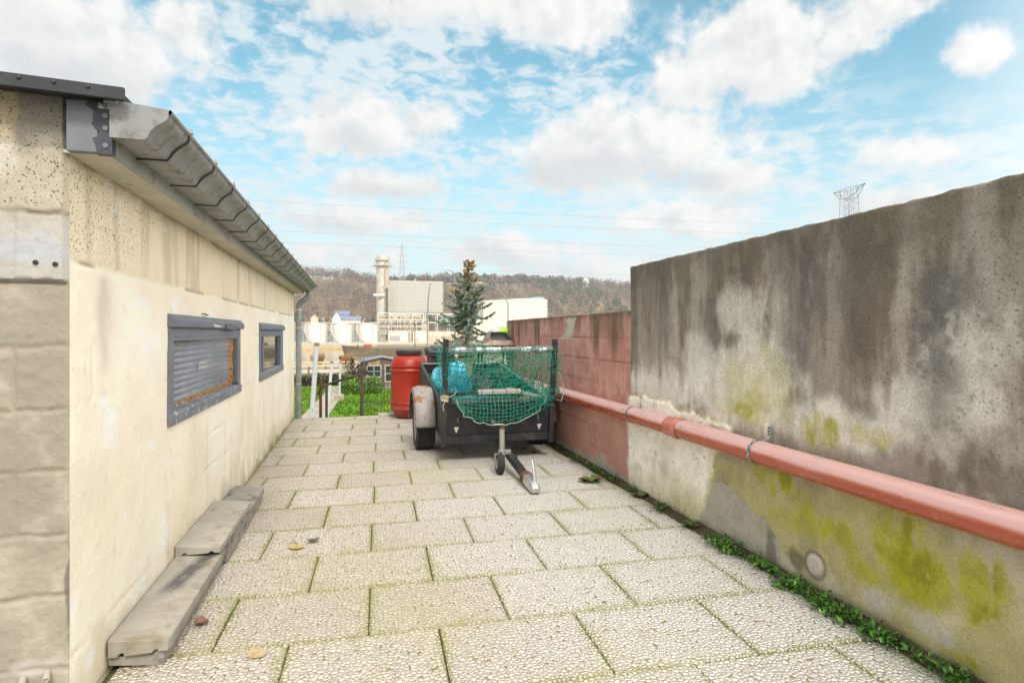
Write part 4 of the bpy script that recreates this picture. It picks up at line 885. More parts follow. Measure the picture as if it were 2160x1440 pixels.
# wheels and mudguards
def wheel(sx):
    wl = empty('wheel'); wl.parent = tr; wl.location = (sx * .637, 0, .274)
    RM = Matrix.Rotation(R(90) * sx, 4, 'Y')
    ty = MB().lathe([(.17, -.085), (.20, -.098), (.245, -.098), (.266, -.086), (.273, -.065), (.2755, 0), (.273, .065), (.266, .086), (.245, .098), (.20, .098), (.17, .085)], 56, RM, cap=False).build('tyre', M_RUB, wl, smooth=True)
    td = MB()
    for k_ in range(72):                                       # tread blocks
        a = 2 * math.pi * k_ / 72
        for q, (x0, x1) in enumerate(((-.086, -.050), (-.044, -.006), (.004, .042), (.048, .086))):
            m_ = RM @ Matrix.Rotation(a + (q % 2) * .04, 4, 'Z')
            td.box(.262 if q in (0, 3) else .270, .2775 if q in (0, 3) else .2815, -.0088, .0088, x0, x1, m_)
    td.build('tread', M_RUB, wl)
    MB().lathe([(.0, .03), (.05, .03), (.06, .015), (.13, .02), (.165, .07), (.178, .088), (.172, .092), (.155, .07), (.12, .035), (.0, .045)], 40, RM, cap=False).build('rim', M_GALV, wl, smooth=True)
    for k_ in range(5):
        a = 2 * math.pi * k_ / 5; MB().lathe([(.011, 0), (.011, .012), (.0, .014)], 6, RM @ Matrix.Translation((.085 * math.cos(a), .085 * math.sin(a), .034))).build('wheel_nut', M_GALV, wl)
    g_ = MB(); x0, x1 = sx * (HW + .012), sx * (HW + .232); prof_ = []
    ang = np.linspace(R(172), R(-8), 40); r0 = .352; vs = []; fs = []; ph = [(x0, 0), (x0 + (x1 - x0) * .06, .012), (x0 + (x1 - x0) * .3, .03), (x0 + (x1 - x0) * .7, .032), (x0 + (x1 - x0) * .93, .016), (x1, -.012), (x1, -.03), (x1 - sx * .006, -.03)]
    for i, a in enumerate(ang):
        for (x, dr) in ph: vs.append((x, math.cos(a) * (r0 + dr), .285 + math.sin(a) * (r0 + dr) * 1.03))
    k_ = len(ph)
    for i in range(len(ang) - 1):
        for j in range(k_ - 1): fs.append((i * k_ + j, i * k_ + j + 1, (i + 1) * k_ + j + 1, (i + 1) * k_ + j))
    go = g_.add(vs, fs).build('mudguard', M_FEND, tr, smooth=True); md = go.modifiers.new('thick', 'SOLIDIFY'); md.thickness = .004; md.offset = -1
    st_ = MB(); st_.box(min(x0, sx * (HW + .002)), max(x0, sx * (HW + .002)) + .0, -.05, .0, .58, .62); st_.build('mudguard_bracket', M_BLK, tr)
wheel(-1); wheel(1)
MB().tube([(-.54, 0, .274), (.54, 0, .274)], .025, 10).build('axle', M_BLK, tr)
def on_trailer(o):
    o.matrix_world = TM; return o
# rope knot lashing the net at the left front corner
kn = MB(); r2 = random.Random(9)
for lp in range(6): kn.tube([(-HW + .030 * math.cos(a) * 1.2, YF - .02 + .036 * math.sin(a), .752 + .010 * lp - .02 + .006 * math.sin(2 * a + lp)) for a in np.linspace(0, 6.283, 20)], .0045, 6, cap=False)
kn.tube([(-HW + .03, YF - .05, .77), (-HW + .08, YF - .06, .79), (-HW + .11, YF - .05, .83), (-HW + .09, YF - .05, .80)], .004, 6); kn.tube([(-HW, YF - .05, .73), (-HW - .02, YF - .06, .69), (-HW - .01, YF - .06, .64)], .004, 6)
ko = kn.build('rope_lashing', MAT('cream_rope', (.50, .44, .32), .9, var=.2, scale=40, bump=.5, bscale=200), smooth=True); on_trailer(ko); tag(ko, 'cream rope knotted round the left front post of the trailer', 'rope')

# ---------------------------------------------------------------- green net thrown over the front
M_NET = MAT('green_nylon_net', (.002, .225, .14), .6, 0, var=.3, scale=10, bump=.3, bscale=200)
M_CORD = MAT('pale_border_cord', (.32, .42, .32), .8, 0, var=.2)
net = MB(); cord = MB(); r2 = random.Random(21)
def sheet(fn, nu, nv, r=.0021, jit=.011, skip=None):
    G = [[fn(i / nu, j / nv) for j in range(nv + 1)] for i in range(nu + 1)]
    G = [[p + Vector((r2.gauss(0, jit), r2.gauss(0, jit * .6), r2.gauss(0, jit))) for p in row] for row in G]
    for i in range(nu + 1):
        net.tube([G[i][j] for j in range(nv + 1)], r, 4, cap=False)
    for j in range(nv + 1):
        net.tube([G[i][j] for i in range(nu + 1)], r, 4, cap=False)
    return G
V3 = Vector
def front(u, v):                     # over the top rail, slack behind the cross bar
    x = -HW + 2 * HW * u; z = 1.248 + .004 * math.sin(u * 40) - v * .475
    y = YF - .054 + .075 * sstep(v, .35, 1.0) + .012 * math.sin(u * 9 + v * 5) - .02 * math.sin(math.pi * v)
    return V3((x + .012 * math.sin(v * 6 + u * 5), float(y), z + .012 * math.sin(u * 7 + 2 * v)))
sheet(front, 27, 12, .0029, .008)
def belly(u, v):                     # comes over the front board and hangs in a curve
    ue = -.47 + .97 * u; drop = .27 * (1 - (2 * u - 1) ** 2) ** .62
    z = .80 - .03 * v - drop * v + .035 * (u - .5)
    y = YF - .03 - .05 * math.sin(min(1, v * 1.3) * math.pi * .5) - .03 * (1 - (2 * u - 1) ** 2) * math.sin(v * math.pi * .7)
    return V3((ue * (1 - .06 * v * (0 if abs(u - .5) < .4 else 1)), y, z))
sheet(lambda u, v: front(u, v) + V3((.018, .055 + .02 * math.sin(u * 11 + v * 7), -.022 - .02 * math.sin(u * 6))), 25, 11, .0027, .011)
Gb = sheet(belly, 26, 8, .0032, .006)
cord.tube([Gb[i][8] for i in range(27)], .0042, 6)
def sag(u, v):                       # runs back from the rail and sags into the load bed
    x = -HW + .02 + 2 * (HW - .02) * u; y = YF + .01 + v * 1.25
    z = 1.235 - .60 * math.sin(math.pi * .5 * min(1, v * 1.55)) + .16 * max(0, v - .55) + .05 * math.sin(u * 6 + v * 3) * v
    return V3((x, y, z - .10 * math.sin(math.pi * u) * math.sin(math.pi * min(1, v * 1.2))))
sheet(sag, 24, 26, .0029, .016)
def side(sx):
    def f_(u, v):
        x = sx * (HW + .030 + .02 * math.sin(v * 5 + u * 3) + .05 * v * (1 if sx > 0 else .2)); y = YF - .05 + u * (.34 - .16 * v) ; z = 1.245 - .07 * u - v * (.47 - .20 * u * (1 if sx < 0 else .3))
        return V3((x, y, z))
    return f_
sheet(side(1), 7, 11, .0028, .012); sheet(side(-1), 6, 10, .0028, .012)
for k in range(46):                  # bundled slack at the right-hand corner
    a = r2.uniform(0, 6.283); p0 = V3((HW - .10 + r2.gauss(0, .05), YF - .07 + r2.gauss(0, .02), .745 + r2.gauss(0, .045)))
    pts = [p0]; d = V3((math.cos(a), r2.gauss(0, .3), math.sin(a))).normalized()
    for q in range(5):
        d = (d + V3((r2.gauss(0, .5), r2.gauss(0, .25), r2.gauss(0, .5)))).normalized(); pts.append(pts[-1] + d * .032)
    net.tube(pts, .0026, 4, cap=False)
no = net.build('cargo_net', M_NET, fix=False); on_trailer(no); tag(no, 'green knotted cargo net draped over the front of the black trailer', 'net')
cord.tube([(HW + .03, YF - .06, 1.0), (HW + .09, YF - .05, .92), (HW + .115, YF - .04, .80), (HW + .08, YF - .06, .70), (HW + .04, YF - .06, .72)], .0042, 6)
cdo = cord.build('border_cord', M_CORD, smooth=True); cdo.parent = no
# ---------------------------------------------------------------- load: blue tarpaulin, cardboard, plank, rod
def crumple(name, cx_, cy_, cz_, rx, ry, rz, seed, m_, amp=.22, lean=0.0):
    n, k = 46, 26; co = []
    for i in range(k):
        ph = math.pi * .5 - math.pi * .98 * i / (k - 1)
        for j in range(n):
            a = 2 * math.pi * j / n; d = (math.cos(ph) * math.cos(a), math.cos(ph) * math.sin(a), math.sin(ph))
            rdg = abs(float(fbm(np.array(d[0] * 2.2 + seed), np.array(d[2] * 2.2 + d[1] * 1.7), seed, 4)) - .5) * 2
            s_ = 1 - amp * .6 + amp * 1.2 * (rdg + .5 * float(fbm(np.array(a * 2.5 + seed), np.array(ph * 4.), seed + 5, 5, .6)) - .3) + .04 * math.sin(a * 6 + seed + ph * 3)
            co.append((cx_ + rx * d[0] * s_ + lean * d[2], cy_ + ry * d[1] * s_, cz_ + rz * max(d[2], -.6) * s_))
    idx = np.arange(n * k).reshape(k, n); f = np.stack([idx[:-1], np.roll(idx, -1, 1)[:-1], np.roll(idx, -1, 1)[1:], idx[1:]], -1).reshape(-1, 4)[:, ::-1]
    return np_mesh(name, np.array(co), f), m_
def tarp_mat():
    t = NT('blue_tarpaulin'); br = t.n('ShaderNodeTexChecker'); link(br, 'Vector', t.co); link(br, 'Scale', 90.0)
    c = t.mix(t.step(t.noise(7, 5), .4, .65), (.015, .34, .56), (.10, .50, .70)); c = t.mix(t.math('MULTIPLY', br.outputs['Fac'], t.step(t.noise(5, 3), .45, .6, 0, .35)), c, (.45, .68, .78))
    return t.done(c, .42, t.bump(t.noise(26, 4), .4, .012), spec=.5)
M_TARP = tarp_mat()
me_, _ = crumple('tarpaulin', -.34, -.44, .78, .15, .18, .27, 3, M_TARP, .30, -.02)
to = mkobj('blue_tarpaulin', me_, M_TARP, smooth=2); on_trailer(to); tag(to, 'bright blue crumpled tarpaulin bundle under the green net', 'tarpaulin')
me_, _ = crumple('tarpaulin_fold', -.40, .30, .62, .13, .50, .20, 8, M_TARP, .25)
f1 = mkobj('tarpaulin_fold', me_, M_TARP, smooth=2); f1.parent = to
me_, _ = crumple('tarpaulin_fold', -.24, -.68, .66, .22, .06, .10, 12, M_TARP, .25)
f1 = mkobj('tarpaulin_fold', me_, M_TARP, smooth=2); f1.parent = to
M_CARD = MAT('brown_cardboard', (.36, .25, .14), .85, 0, var=.1, bump=.1)
cb_ = MB().box(-.13, .07, .95, 1.22, .39, .80).build('cardboard_box', M_CARD, bevel=.003); on_trailer(cb_); tag(cb_, 'brown cardboard box standing at the back of the trailer load', 'box')
fl_ = MB(); fl_.prism([(.93, .801), (.86, .86), (.864, .862), (.934, .804)], -.13, .07, 'x'); fl_ = fl_.build('box_flap', M_CARD); fl_.parent = cb_
bgm = MAT('black_filler', (.018, .018, .02), .45, 0, var=.2, bump=.5, bscale=14, bdist=.02)  # black lumps added so the inside of the trailer looks darker
for k_, (x, y, s_, lb) in enumerate(((.05, .35, .24, 'black lump added to darken the middle of the trailer bed'), (.33, .62, .20, 'black lump added to darken the right hand side of the trailer bed'))):
    me_, _ = crumple('dark_filler', x, y, .52, s_, s_ * 1.2, .24, 30 + k_ * 7, bgm, .3); o_ = mkobj('dark_filler', me_, bgm, smooth=2); on_trailer(o_); tag(o_, lb, 'filler')
pk = MB(); pk.box(-.05, .05, -.20, .20, -.011, .011, Matrix.Translation((.33, -.50, .705)) @ Matrix.Rotation(R(48), 4, 'Z') @ Matrix.Rotation(R(5), 4, 'X')); po = pk.build('white_plank', MAT('white_board', (.50, .48, .45), .6, 0, var=.1, bump=.1), bevel=.003); on_trailer(po); tag(po, 'whitish plank lying slanted under the net on the right', 'plank')
po = MB().tube([(-.02, .55, 1.06), (.40, -.62, .78)], .007, 8).build('metal_rod', M_GALV, smooth=True); on_trailer(po); tag(po, 'thin pale rod leaning diagonally behind the green net', 'rod')
po = MB().box(-.46, .42, YF + .012, YF + .045, .692, .735).build('grey_plank', MAT('grey_wet_board', (.17, .165, .155), .6, 0, var=.2, bump=.2), bevel=.003); on_trailer(po); tag(po, 'grey board lying along the inside of the trailer front board', 'board')

# ================================================================ BARREL, BIN, BARBECUE BEHIND THE TRAILER
def plastic(name, c, rough=.5):
    t = NT(name); a = t.mix(t.step(t.noise(5, 6, .6), .3, .7), [q * .86 for q in c], [min(1, q * 1.14) for q in c]); a = t.mix(t.step(t.noise(11, 8, .7), .58, .74, 0, .5), a, (.30, .13, .09)); s_ = t.n('ShaderNodeSeparateXYZ'); link(s_, 0, t.co)
    a = t.mix(t.math('MULTIPLY', t.step(s_.outputs[2], .35, .0), t.step(t.noise(8, 6, .7), .42, .65, 0, .7)), a, (.16, .10, .06)); return t.done(a, rough, t.bump(t.noise(140, 3), .08, .003), spec=.45)
ba = empty('water_barrel', (.735, 8.76, .012)); tag(ba, 'round red plastic barrel with a black screw lid at the end of the terrace', 'barrel')
prof = [(.0, .0), (.165, .0), (.182, .006), (.205, .035), (.232, .075), (.258, .115), (.266, .128), (.2725, .134), (.2725, .142), (.266, .150), (.264, .20), (.266, .206), (.273, .213), (.273, .222), (.266, .230), (.262, .24), (.262, .655), (.264, .664), (.274, .670), (.276, .684), (.274, .697), (.262, .712), (.260, .720), (.264, .730), (.274, .737), (.275, .748), (.270, .765), (.262, .80), (.246, .838), (.222, .872), (.195, .892), (.178, .898), (.172, .902), (.172, .93), (.0, .93)]
MB().lathe(prof, 64, cap=False).build('barrel_body', plastic('red_barrel_plastic', (.31, .018, .005), .42), ba, smooth=True)
lid = MB(); lp = []
for r_, z in [(.176, .908), (.183, .910), (.185, .914), (.185, .962), (.182, .972), (.172, .975), (.166, .970), (.0, .968)]: lp.append((r_, z))
lid.lathe(lp, 64, cap=False); lo = lid.build('screw_lid', MAT('black_lid_plastic', (.022, .022, .026), .5, bump=.1), ba, smooth=True)
rb = MB()
for k_ in range(72):
    a = 2 * math.pi * k_ / 72; rb.box(.1835, .1868, -.0028, .0028, .916, .960, Matrix.Rotation(a, 4, 'Z'))
rb.build('lid_ribs', lo.data.materials[0], lo)
M_BIN = MAT('dark_bin_plastic', (.030, .033, .040), .45, 0, var=.15, scale=4, bump=.1, dirt=(.07, .07, .07), dscale=5)
bn = empty('wheelie_bin', (1.19, 8.22, .0)); tag(bn, 'dark grey wheelie bin standing between the red barrel and the trailer', 'wheelie bin')
bd = MB(); vs = []; fs = []
for z, a_, b_ in ((.05, .18, .19), (.45, .205, .23), (.90, .23, .27), (.94, .235, .275)): vs += [(-a_, -b_, z), (a_, -b_, z), (a_, b_ * .9, z), (-a_, b_ * .9, z)]
for i in range(3):
    for j in range(4): fs.append((i * 4 + j, i * 4 + (j + 1) % 4, i * 4 + 4 + (j + 1) % 4, i * 4 + 4 + j))
fs += [(3, 2, 1, 0), (12, 13, 14, 15)]
bd.add(vs, fs).build('bin_body', M_BIN, bn, bevel=.02, seg=3)
MB().box(-.255, .255, -.295, .27, .925, .965).build('bin_rim', M_BIN, bn, bevel=.01)
ld = MB(); ld.prism([(-.31, .968), (-.315, .985), (-.28, 1.01), (-.05, 1.045), (.20, 1.045), (.27, 1.01), (.27, .968)], -.262, .262, 'x'); lo = ld.build('bin_lid', M_BIN, bn, bevel=.012, seg=3)
MB().prism([(-.25, 1.016), (-.05, 1.049), (.17, 1.052), (.19, 1.062), (-.06, 1.060), (-.26, 1.026)], -.19, .19, 'x').build('lid_panel', M_BIN, lo, bevel=.006)
MB().tube([(-.2, .31, .98), (.2, .31, .98)], .015, 10).build('bin_handle', M_BIN, bn, smooth=True)
for sx in (-1, 1): MB().lathe([(.02, -.02), (.09, -.022), (.098, -.012), (.098, .012), (.09, .022), (.02, .02)], 24, Matrix.Translation((sx * .20, .20, .098)) @ Matrix.Rotation(R(90), 4, 'Y')).build('bin_wheel', M_RUB, bn, smooth=True)
M_CHAR = MAT('scorched_black_metal', (.018, .018, .02), .5, .2, var=.4, scale=9, bump=.5, bscale=40); M_BURN = MAT('scorched_brown_rim', (.15, .105, .07), .4, .3, var=.4, scale=9, bump=.5, bscale=30, dirt=(.07, .045, .03), dscale=8)
bq = empty('barbecue', (1.86, 8.15, 0)); tag(bq, 'scorched black barbecue with a tilted tray and brown metal rim behind the net', 'barbecue')
for sx in (-1, 1):
    for sy in (-1, 1): MB().tube([(sx * .22, sy * .14, 0), (sx * .18, sy * .12, .96)], .014, 8).build('leg', M_CHAR, bq, smooth=True)
kb = MB(); kb.prism([(-.26, .985), (-.26, 1.06), (-.235, 1.075), (-.20, 1.07), (-.175, 1.03), (-.14, 1.07), (.0, 1.075), (.22, 1.075), (.22, .97), (-.2, .955)], -.17, .17, 'y'); kb.build('fire_bowl', M_CHAR, bq, bevel=.012)
for x in (-.12, -.07, -.02, .03, .12): MB().box(x, x + .028, -.1735, -.171, 1.045, 1.058).build('vent_slot', M_BURN, bq)
TMx = Matrix.Translation((.07, 0, 1.16)) @ Matrix.Rotation(R(26), 4, 'X')
rim = MB(); q_o = [(-.27, -.19), (.23, -.20), (.25, -.15), (.19, .17), (-.10, .19), (-.17, .10), (-.25, -.12)]; q_i = [(-.10, -.13), (.17, -.14), (.17, -.12), (.14, .12), (-.06, .13), (-.09, .08), (-.12, -.09)]
vs = [TMx @ Vector((x, y, .0)) for x, y in q_o] + [TMx @ Vector((x, y, .045)) for x, y in q_i] + [TMx @ Vector((x * 1.02, y * 1.02, -.03)) for x, y in q_o]; n_ = 7
rim.add(vs, [(i, (i + 1) % n_, n_ + (i + 1) % n_, n_ + i) for i in range(n_)] + [(2 * n_ + i, 2 * n_ + (i + 1) % n_, (i + 1) % n_, i) for i in range(n_)]).build('tray_rim', M_BURN, bq, smooth=True, bevel=.008)
ty = MB(); vs = [TMx @ Vector((x, y, .047)) for x, y in q_i] + [TMx @ Vector((x * .82, y * .82, .0)) for x, y in q_i]
ty.add(vs, [(i, (i + 1) % n_, n_ + (i + 1) % n_, n_ + i) for i in range(n_)] + [tuple(n_ + i for i in range(n_))]).build('tray', MAT('black_tray', (.03, .03, .034), .35, .2, bump=.2, bscale=20), bq, smooth=True)
for x in (-.16, .0, .12): MB().lathe([(.014, 0), (.012, .004), (0, .005)], 10, TMx @ Matrix.Translation((x, -.165, .012)) @ Matrix.Rotation(R(20), 4, 'X')).build('rivet', M_HOLE, bq)
bo = empty('plastic_bottle', (2.0, 8.36, 1.262)); tag(bo, 'clear plastic bottle with a lime green base lying by the end of the red wall', 'bottle')
BM = Matrix.Rotation(R(90), 4, 'Y')
t = NT('milky_clear_plastic'); M_CLR = t.done((.62, .65, .60), .25); t.b.inputs['Alpha'].default_value = .55
MB().lathe([(.0, -.13), (.03, -.125), (.055, -.09), (.06, .0)], 20, BM, cap=False).build('clear_half', M_CLR, bo, smooth=True)
MB().lathe([(.061, .0), (.066, .01), (.066, .08), (.055, .12), (.0, .13)], 20, BM, cap=False).build('green_half', MAT('lime_green_plastic', (.28, .62, .04), .4, bump=0), bo, smooth=True)
MB().box(-.12, .12, -.05, .05, -.30, -.064).build('bottle_shelf', M_CHAR, bo)

# ================================================================ LEAVES AND WEEDS ON THE PAVING
def leaf_obj(label, x, y, L_, c, rot, curl=.25, dark=False):
    n = 9; vs = []; fs = []; r3 = random.Random(int(x * 1000 + y * 77))
    for i in range(n):
        t_ = i / (n - 1); wd = L_ * .36 * math.sin(math.pi * min(1, t_ * .92 + .04)) ** .7 * (1 + .35 * (i % 2) * r3.random())
        yy = (t_ - .5) * L_; zc = .004 + curl * L_ * (2 * t_ - 1) ** 2 * .5
        vs += [(-wd, yy - .1 * wd, zc + curl * wd * .8 + r3.uniform(0, .002)), (0, yy, zc), (wd, yy - .1 * wd, zc + curl * wd * .6 + r3.uniform(0, .002))]
        if i:
            o = 3 * i - 3
            for k in range(2): fs.append((o + k, o + k + 1, o + k + 4, o + k + 3))
    b = MB().add(vs, fs); b.tube([(0, L_ * .46, .006 + curl * L_ * .4), (.004, L_ * .72, .006)], .0012, 5)
    o = b.build('fallen_leaf', MAT('dry_leaf', c, .8, 0, var=.25, scale=40, bump=.3, bscale=120, bdist=.002), smooth=2); o.location = (x, y, .001); o.rotation_euler = (0, 0, rot)
    tag(o, label, 'leaf', 'fallen leaves on the paving'); return o
leaf_obj('yellow fallen leaf on the paving beside the small dark one', -.345, 3.62, .095, (.40, .31, .10), 1.0, .05)
leaf_obj('narrow dark brown leaf on the slabs right of the yellow leaf', -.255, 3.70, .07, (.13, .085, .075), 1.9, .35)
leaf_obj('tan leaf lying flat on the foreground slab, nearest the camera', -.381, 2.461, .085, (.42, .32, .17), .7, .02)
leaf_obj('reddish curled leaf leaning at the side of the coping stones', -.645, 2.765, .07, (.17, .085, .06), .4, .6)
leaf_obj('dark curled leaf under the trailer by the jockey wheel', 1.725, 6.03, .07, (.045, .028, .035), 1.2, .5)
leaf_obj('brown leaf in front of the dark one beside the trailer drawbar', 1.77, 5.84, .06, (.22, .10, .045), 2.3, .4)
def weed(label, x, y, n, L_, cols, seed, up=(.15, .8), name='weed'):
    r3 = random.Random(seed); b = MB(); cl = []
    for k in range(n):
        a = 2 * math.pi * k / n * 1.618 + r3.uniform(-.3, .3); l = L_ * r3.uniform(.5, 1.1); e = r3.uniform(*up); wd = l * r3.uniform(.22, .34); c = r3.choice(cols); d = Vector((math.cos(a), math.sin(a), 0)); s_ = Vector((-math.sin(a), math.cos(a), 0)); o = len(b.v); m_ = 6
        for i in range(m_):
            t_ = i / (m_ - 1); w_ = wd * (math.sin(math.pi * (t_ * .78 + .2)) if t_ > .3 else .12 + t_) * (1 + .3 * (i % 2)); p = d * (l * t_ * math.cos(e * .8)) + Vector((0, 0, .006 + l * (math.sin(e) * t_ - .55 * math.sin(e) * t_ * t_)))
            b.v += [tuple(p - s_ * w_ + Vector((0, 0, w_ * .4))), tuple(p), tuple(p + s_ * w_ + Vector((0, 0, w_ * .4)))]; f_ = r3.uniform(.8, 1.2); cl += [[q * f_ for q in c]] * 3
            if i:
                q = o + 3 * i - 3
                for j in range(2): b.f.append((q + j, q + j + 1, q + j + 4, q + j + 3))
    ob = b.build(name, M_LEAF, smooth=2, col=cl, fix=False); ob.location = (x, y, .0); tag(ob, label, 'weed', 'weeds growing along the right hand wall'); return ob
tl = NT('leaf_green'); M_LEAF = tl.done(tl.attr('Col'), .5, tl.bump(tl.noise(90, 3), .3, .003), spec=.35)
GR = [(.06, .19, .02), (.09, .25, .03), (.04, .14, .02), (.13, .27, .04)]; MIXC = GR[:3] + [(.16, .06, .03), (.10, .10, .03), (.20, .09, .04), (.05, .14, .03)]
weed('flat weed with green and reddish leaves growing between the slabs before the red wall', 1.88, 4.56, 22, .115, MIXC, 2)
weed('small dandelion rosette by the grey wall, beyond the round stone', 2.075, 2.655, 13, .085, GR, 3, (.3, .9))
weed('broad leaved weed at the foot of the white patch of wall', 2.07, 3.36, 12, .075, [(.07, .12, .03), (.10, .13, .03)], 4)
weed('pale weed rosette below the corner where red and grey walls meet', 2.07, 4.05, 12, .09, [(.12, .15, .03), (.07, .11, .025)], 5)
weed('bright green clump of weed nearest the camera by the grey wall', 2.065, 1.95, 26, .06, GR, 6, (.3, 1.1))
pts = []; r3 = random.Random(14)
for k in range(3000):
    y = r3.uniform(1.55, 6.6); d_ = fbm(np.array(y * 2.1), np.array(.5), 50, 3) + (.13 if 1.9 < y < 2.9 else 0) + (.03 if y > 3.4 else 0)
    if d_ + r3.uniform(-.06, .06) > .50: pts.append((2.045 + abs(r3.gauss(0, .03)) * 1.0, y, .004 + r3.uniform(0, .026) * (1 if r3.random() < .7 else 1.8), r3.uniform(.6, 1.5)))
for (yc, n) in ((1.92, 240), (2.12, 420), (2.22, 300), (2.42, 380), (2.9, 220), (3.0, 260), (1.62, 160), (3.7, 120), (4.6, 120), (5.3, 120)):
    for k in range(n): pts.append((2.045 + r3.gauss(0, .03), yc + r3.gauss(0, .05), .004 + abs(r3.gauss(0, .022)), r3.uniform(.7, 1.6)))
pts = [(min(p[0], 2.12), *p[1:]) for p in pts]
V_, F_ = leaflets(pts, .020, r3, 1.0); cl = []
GD = [(.05, .06, .02), (.035, .07, .015), (.08, .07, .03), (.03, .09, .015)]
for i in range(len(pts)):
    c = r3.choice(GR if r3.random() < (.75 if pts[i][1] < 3.2 else .3) else GD); f_ = r3.uniform(.7, 1.3); cl += [[q * f_ for q in c]] * 4
me = bpy.data.meshes.new('wall_weeds'); me.from_pydata(V_, [], F_)
stuff(mkobj('ground_cover_weeds', me, M_LEAF, col=cl), 'low green ground cover along the foot of the right hand walls', 'weeds')

# ================================================================ GARDEN BELOW THE TERRACE
M_GRASS = MAT('lawn_green', (.085, .20, .012), .9, 0, var=.35, scale=1.2, bump=.8, bscale=30, bdist=.03, dirt=(.13, .24, .02), dscale=.6)
M_BLADE = NT('grass_blade'); M_BLADE = M_BLADE.done(M_BLADE.attr('Col'), .7, spec=.2)
M_PATH = MAT('garden_path_concrete', (.34, .30, .23), .9, 0, var=.25, scale=3, bump=.5, bscale=40, bdist=.01, dirt=(.16, .14, .08), dscale=1.5)
M_EARTH = MAT('bank_earth', (.16, .125, .075), .95, 0, var=.4, scale=.8, bump=.8, bscale=8, bdist=.05, dirt=(.10, .11, .04), dscale=.5)
GZ = -2.0
def gxy(y): return -2.05 + (y - 24) * .042           # left edge of the path
b = MB(); n = 60; vs = []; fs = []
for i in range(n + 1):
    for j in range(41):
        x = -9 + 26 * j / 40; y = 8.4 + (38.2 - 8.4) * i / n; vs.append((x, y, GZ + .05 * (float(vnoise(x * .8, y * .8, 3)) - .5)))
        if i and j: o = (i - 1) * 41 + j - 1; fs.append((o, o + 1, o + 42, o + 41))
structure(b.add(vs, fs).build('lawn', M_GRASS, smooth=2))
pt = MB(); vs = []; fs = []
for i in range(31):
    y = 9.2 + 27.3 * i / 30; xl = gxy(y); xr = xl + .98; vs += [(xl, y, GZ + .05), (xr, y, GZ + .055), (xl, y, GZ - .1), (xr, y, GZ - .1)]
    if i: o = 4 * i - 4; fs += [(o, o + 1, o + 5, o + 4), (o + 1, o + 3, o + 7, o + 5), (o, o + 4, o + 6, o + 2)]
structure(pt.add(vs, fs).build('garden_path', M_PATH))
structure(MB().box(-1.2, 2.4, YE + .052, YE + .055, -2.2, -.012).build('retaining_face', M_CONC))
r3 = random.Random(4); pts = []
for k in range(76000):
    y = 9.6 + 27 * r3.random() ** 1.3; x = -3.6 + r3.random() * 8.5
    if gxy(y) - .02 < x < gxy(y) + 1.0: continue
    pts.append((x, y, GZ + .0, r3.uniform(.6, 1.4)))
V_, F_ = leaflets(pts, .10, r3, 1.4); cl = []
for p in pts:
    f_ = .75 + .5 * float(vnoise(p[0] * 1.7, p[1] * .9, 8)); yb_ = float(vnoise(p[0] * .5, p[1] * .3, 9)); c = (.085 + .07 * yb_, .215 + .03 * yb_, .010); cl += [[q * f_ for q in c]] * 4
me = bpy.data.meshes.new('grass'); me.from_pydata(V_, [], F_); stuff(mkobj('grass', me, M_BLADE, col=cl), 'bright green lawn grass in the garden below the terrace', 'grass')
# leaning white posts
M_WPOST = MAT('white_plastic_post', (.46, .49, .51), .5, 0, var=.1, scale=2, bump=.05, dirt=(.36, .36, .31), dscale=4, dlo=.6, dhi=.72)
for (lb, bx, by, tx, ty, tz, r_) in (('tallest and nearest leaning white post with an ochre cap, beyond the terrace edge', -1.02, 12.9, -.829, 13.0, .98, .050), ('middle leaning white post beside the brown handrail', -1.06, 21.9, -.887, 22, .16, .052), ('farthest white post standing on a concrete block beside the garden path', -.835, 29, -.782, 29, -.19, .050)):
    po = empty('white_post', (bx, by, GZ)); tag(po, lb, 'post', 'leaning white posts in the garden')
    d = Vector((tx - bx, ty - by, tz - GZ)); MB().tube([(0, 0, 0), d * .5, d], r_, 14).build('post_shaft', M_WPOST, po, smooth=True)
    MB().tube([d * .995, d + d.normalized() * .055], r_ * 1.08, 14).build('post_cap', MAT('weathered_cap', (.22, .17, .06) if by < 20 else (.12, .14, .09), .8), po, smooth=True)
    for t_ in (.3, .55, .8): MB().lathe([(.012, 0), (.010, .006), (0, .007)], 8, Matrix.Translation(d * t_ + Vector((.01, -r_ - .001, 0))) @ Matrix.Rotation(R(90), 4, 'X')).build('bolt', M_HOLE, po)
    if by > 25: MB().box(-.22, .22, -.2, .2, -.05, .30).build('concrete_block', M_PATH, po, bevel=.03)
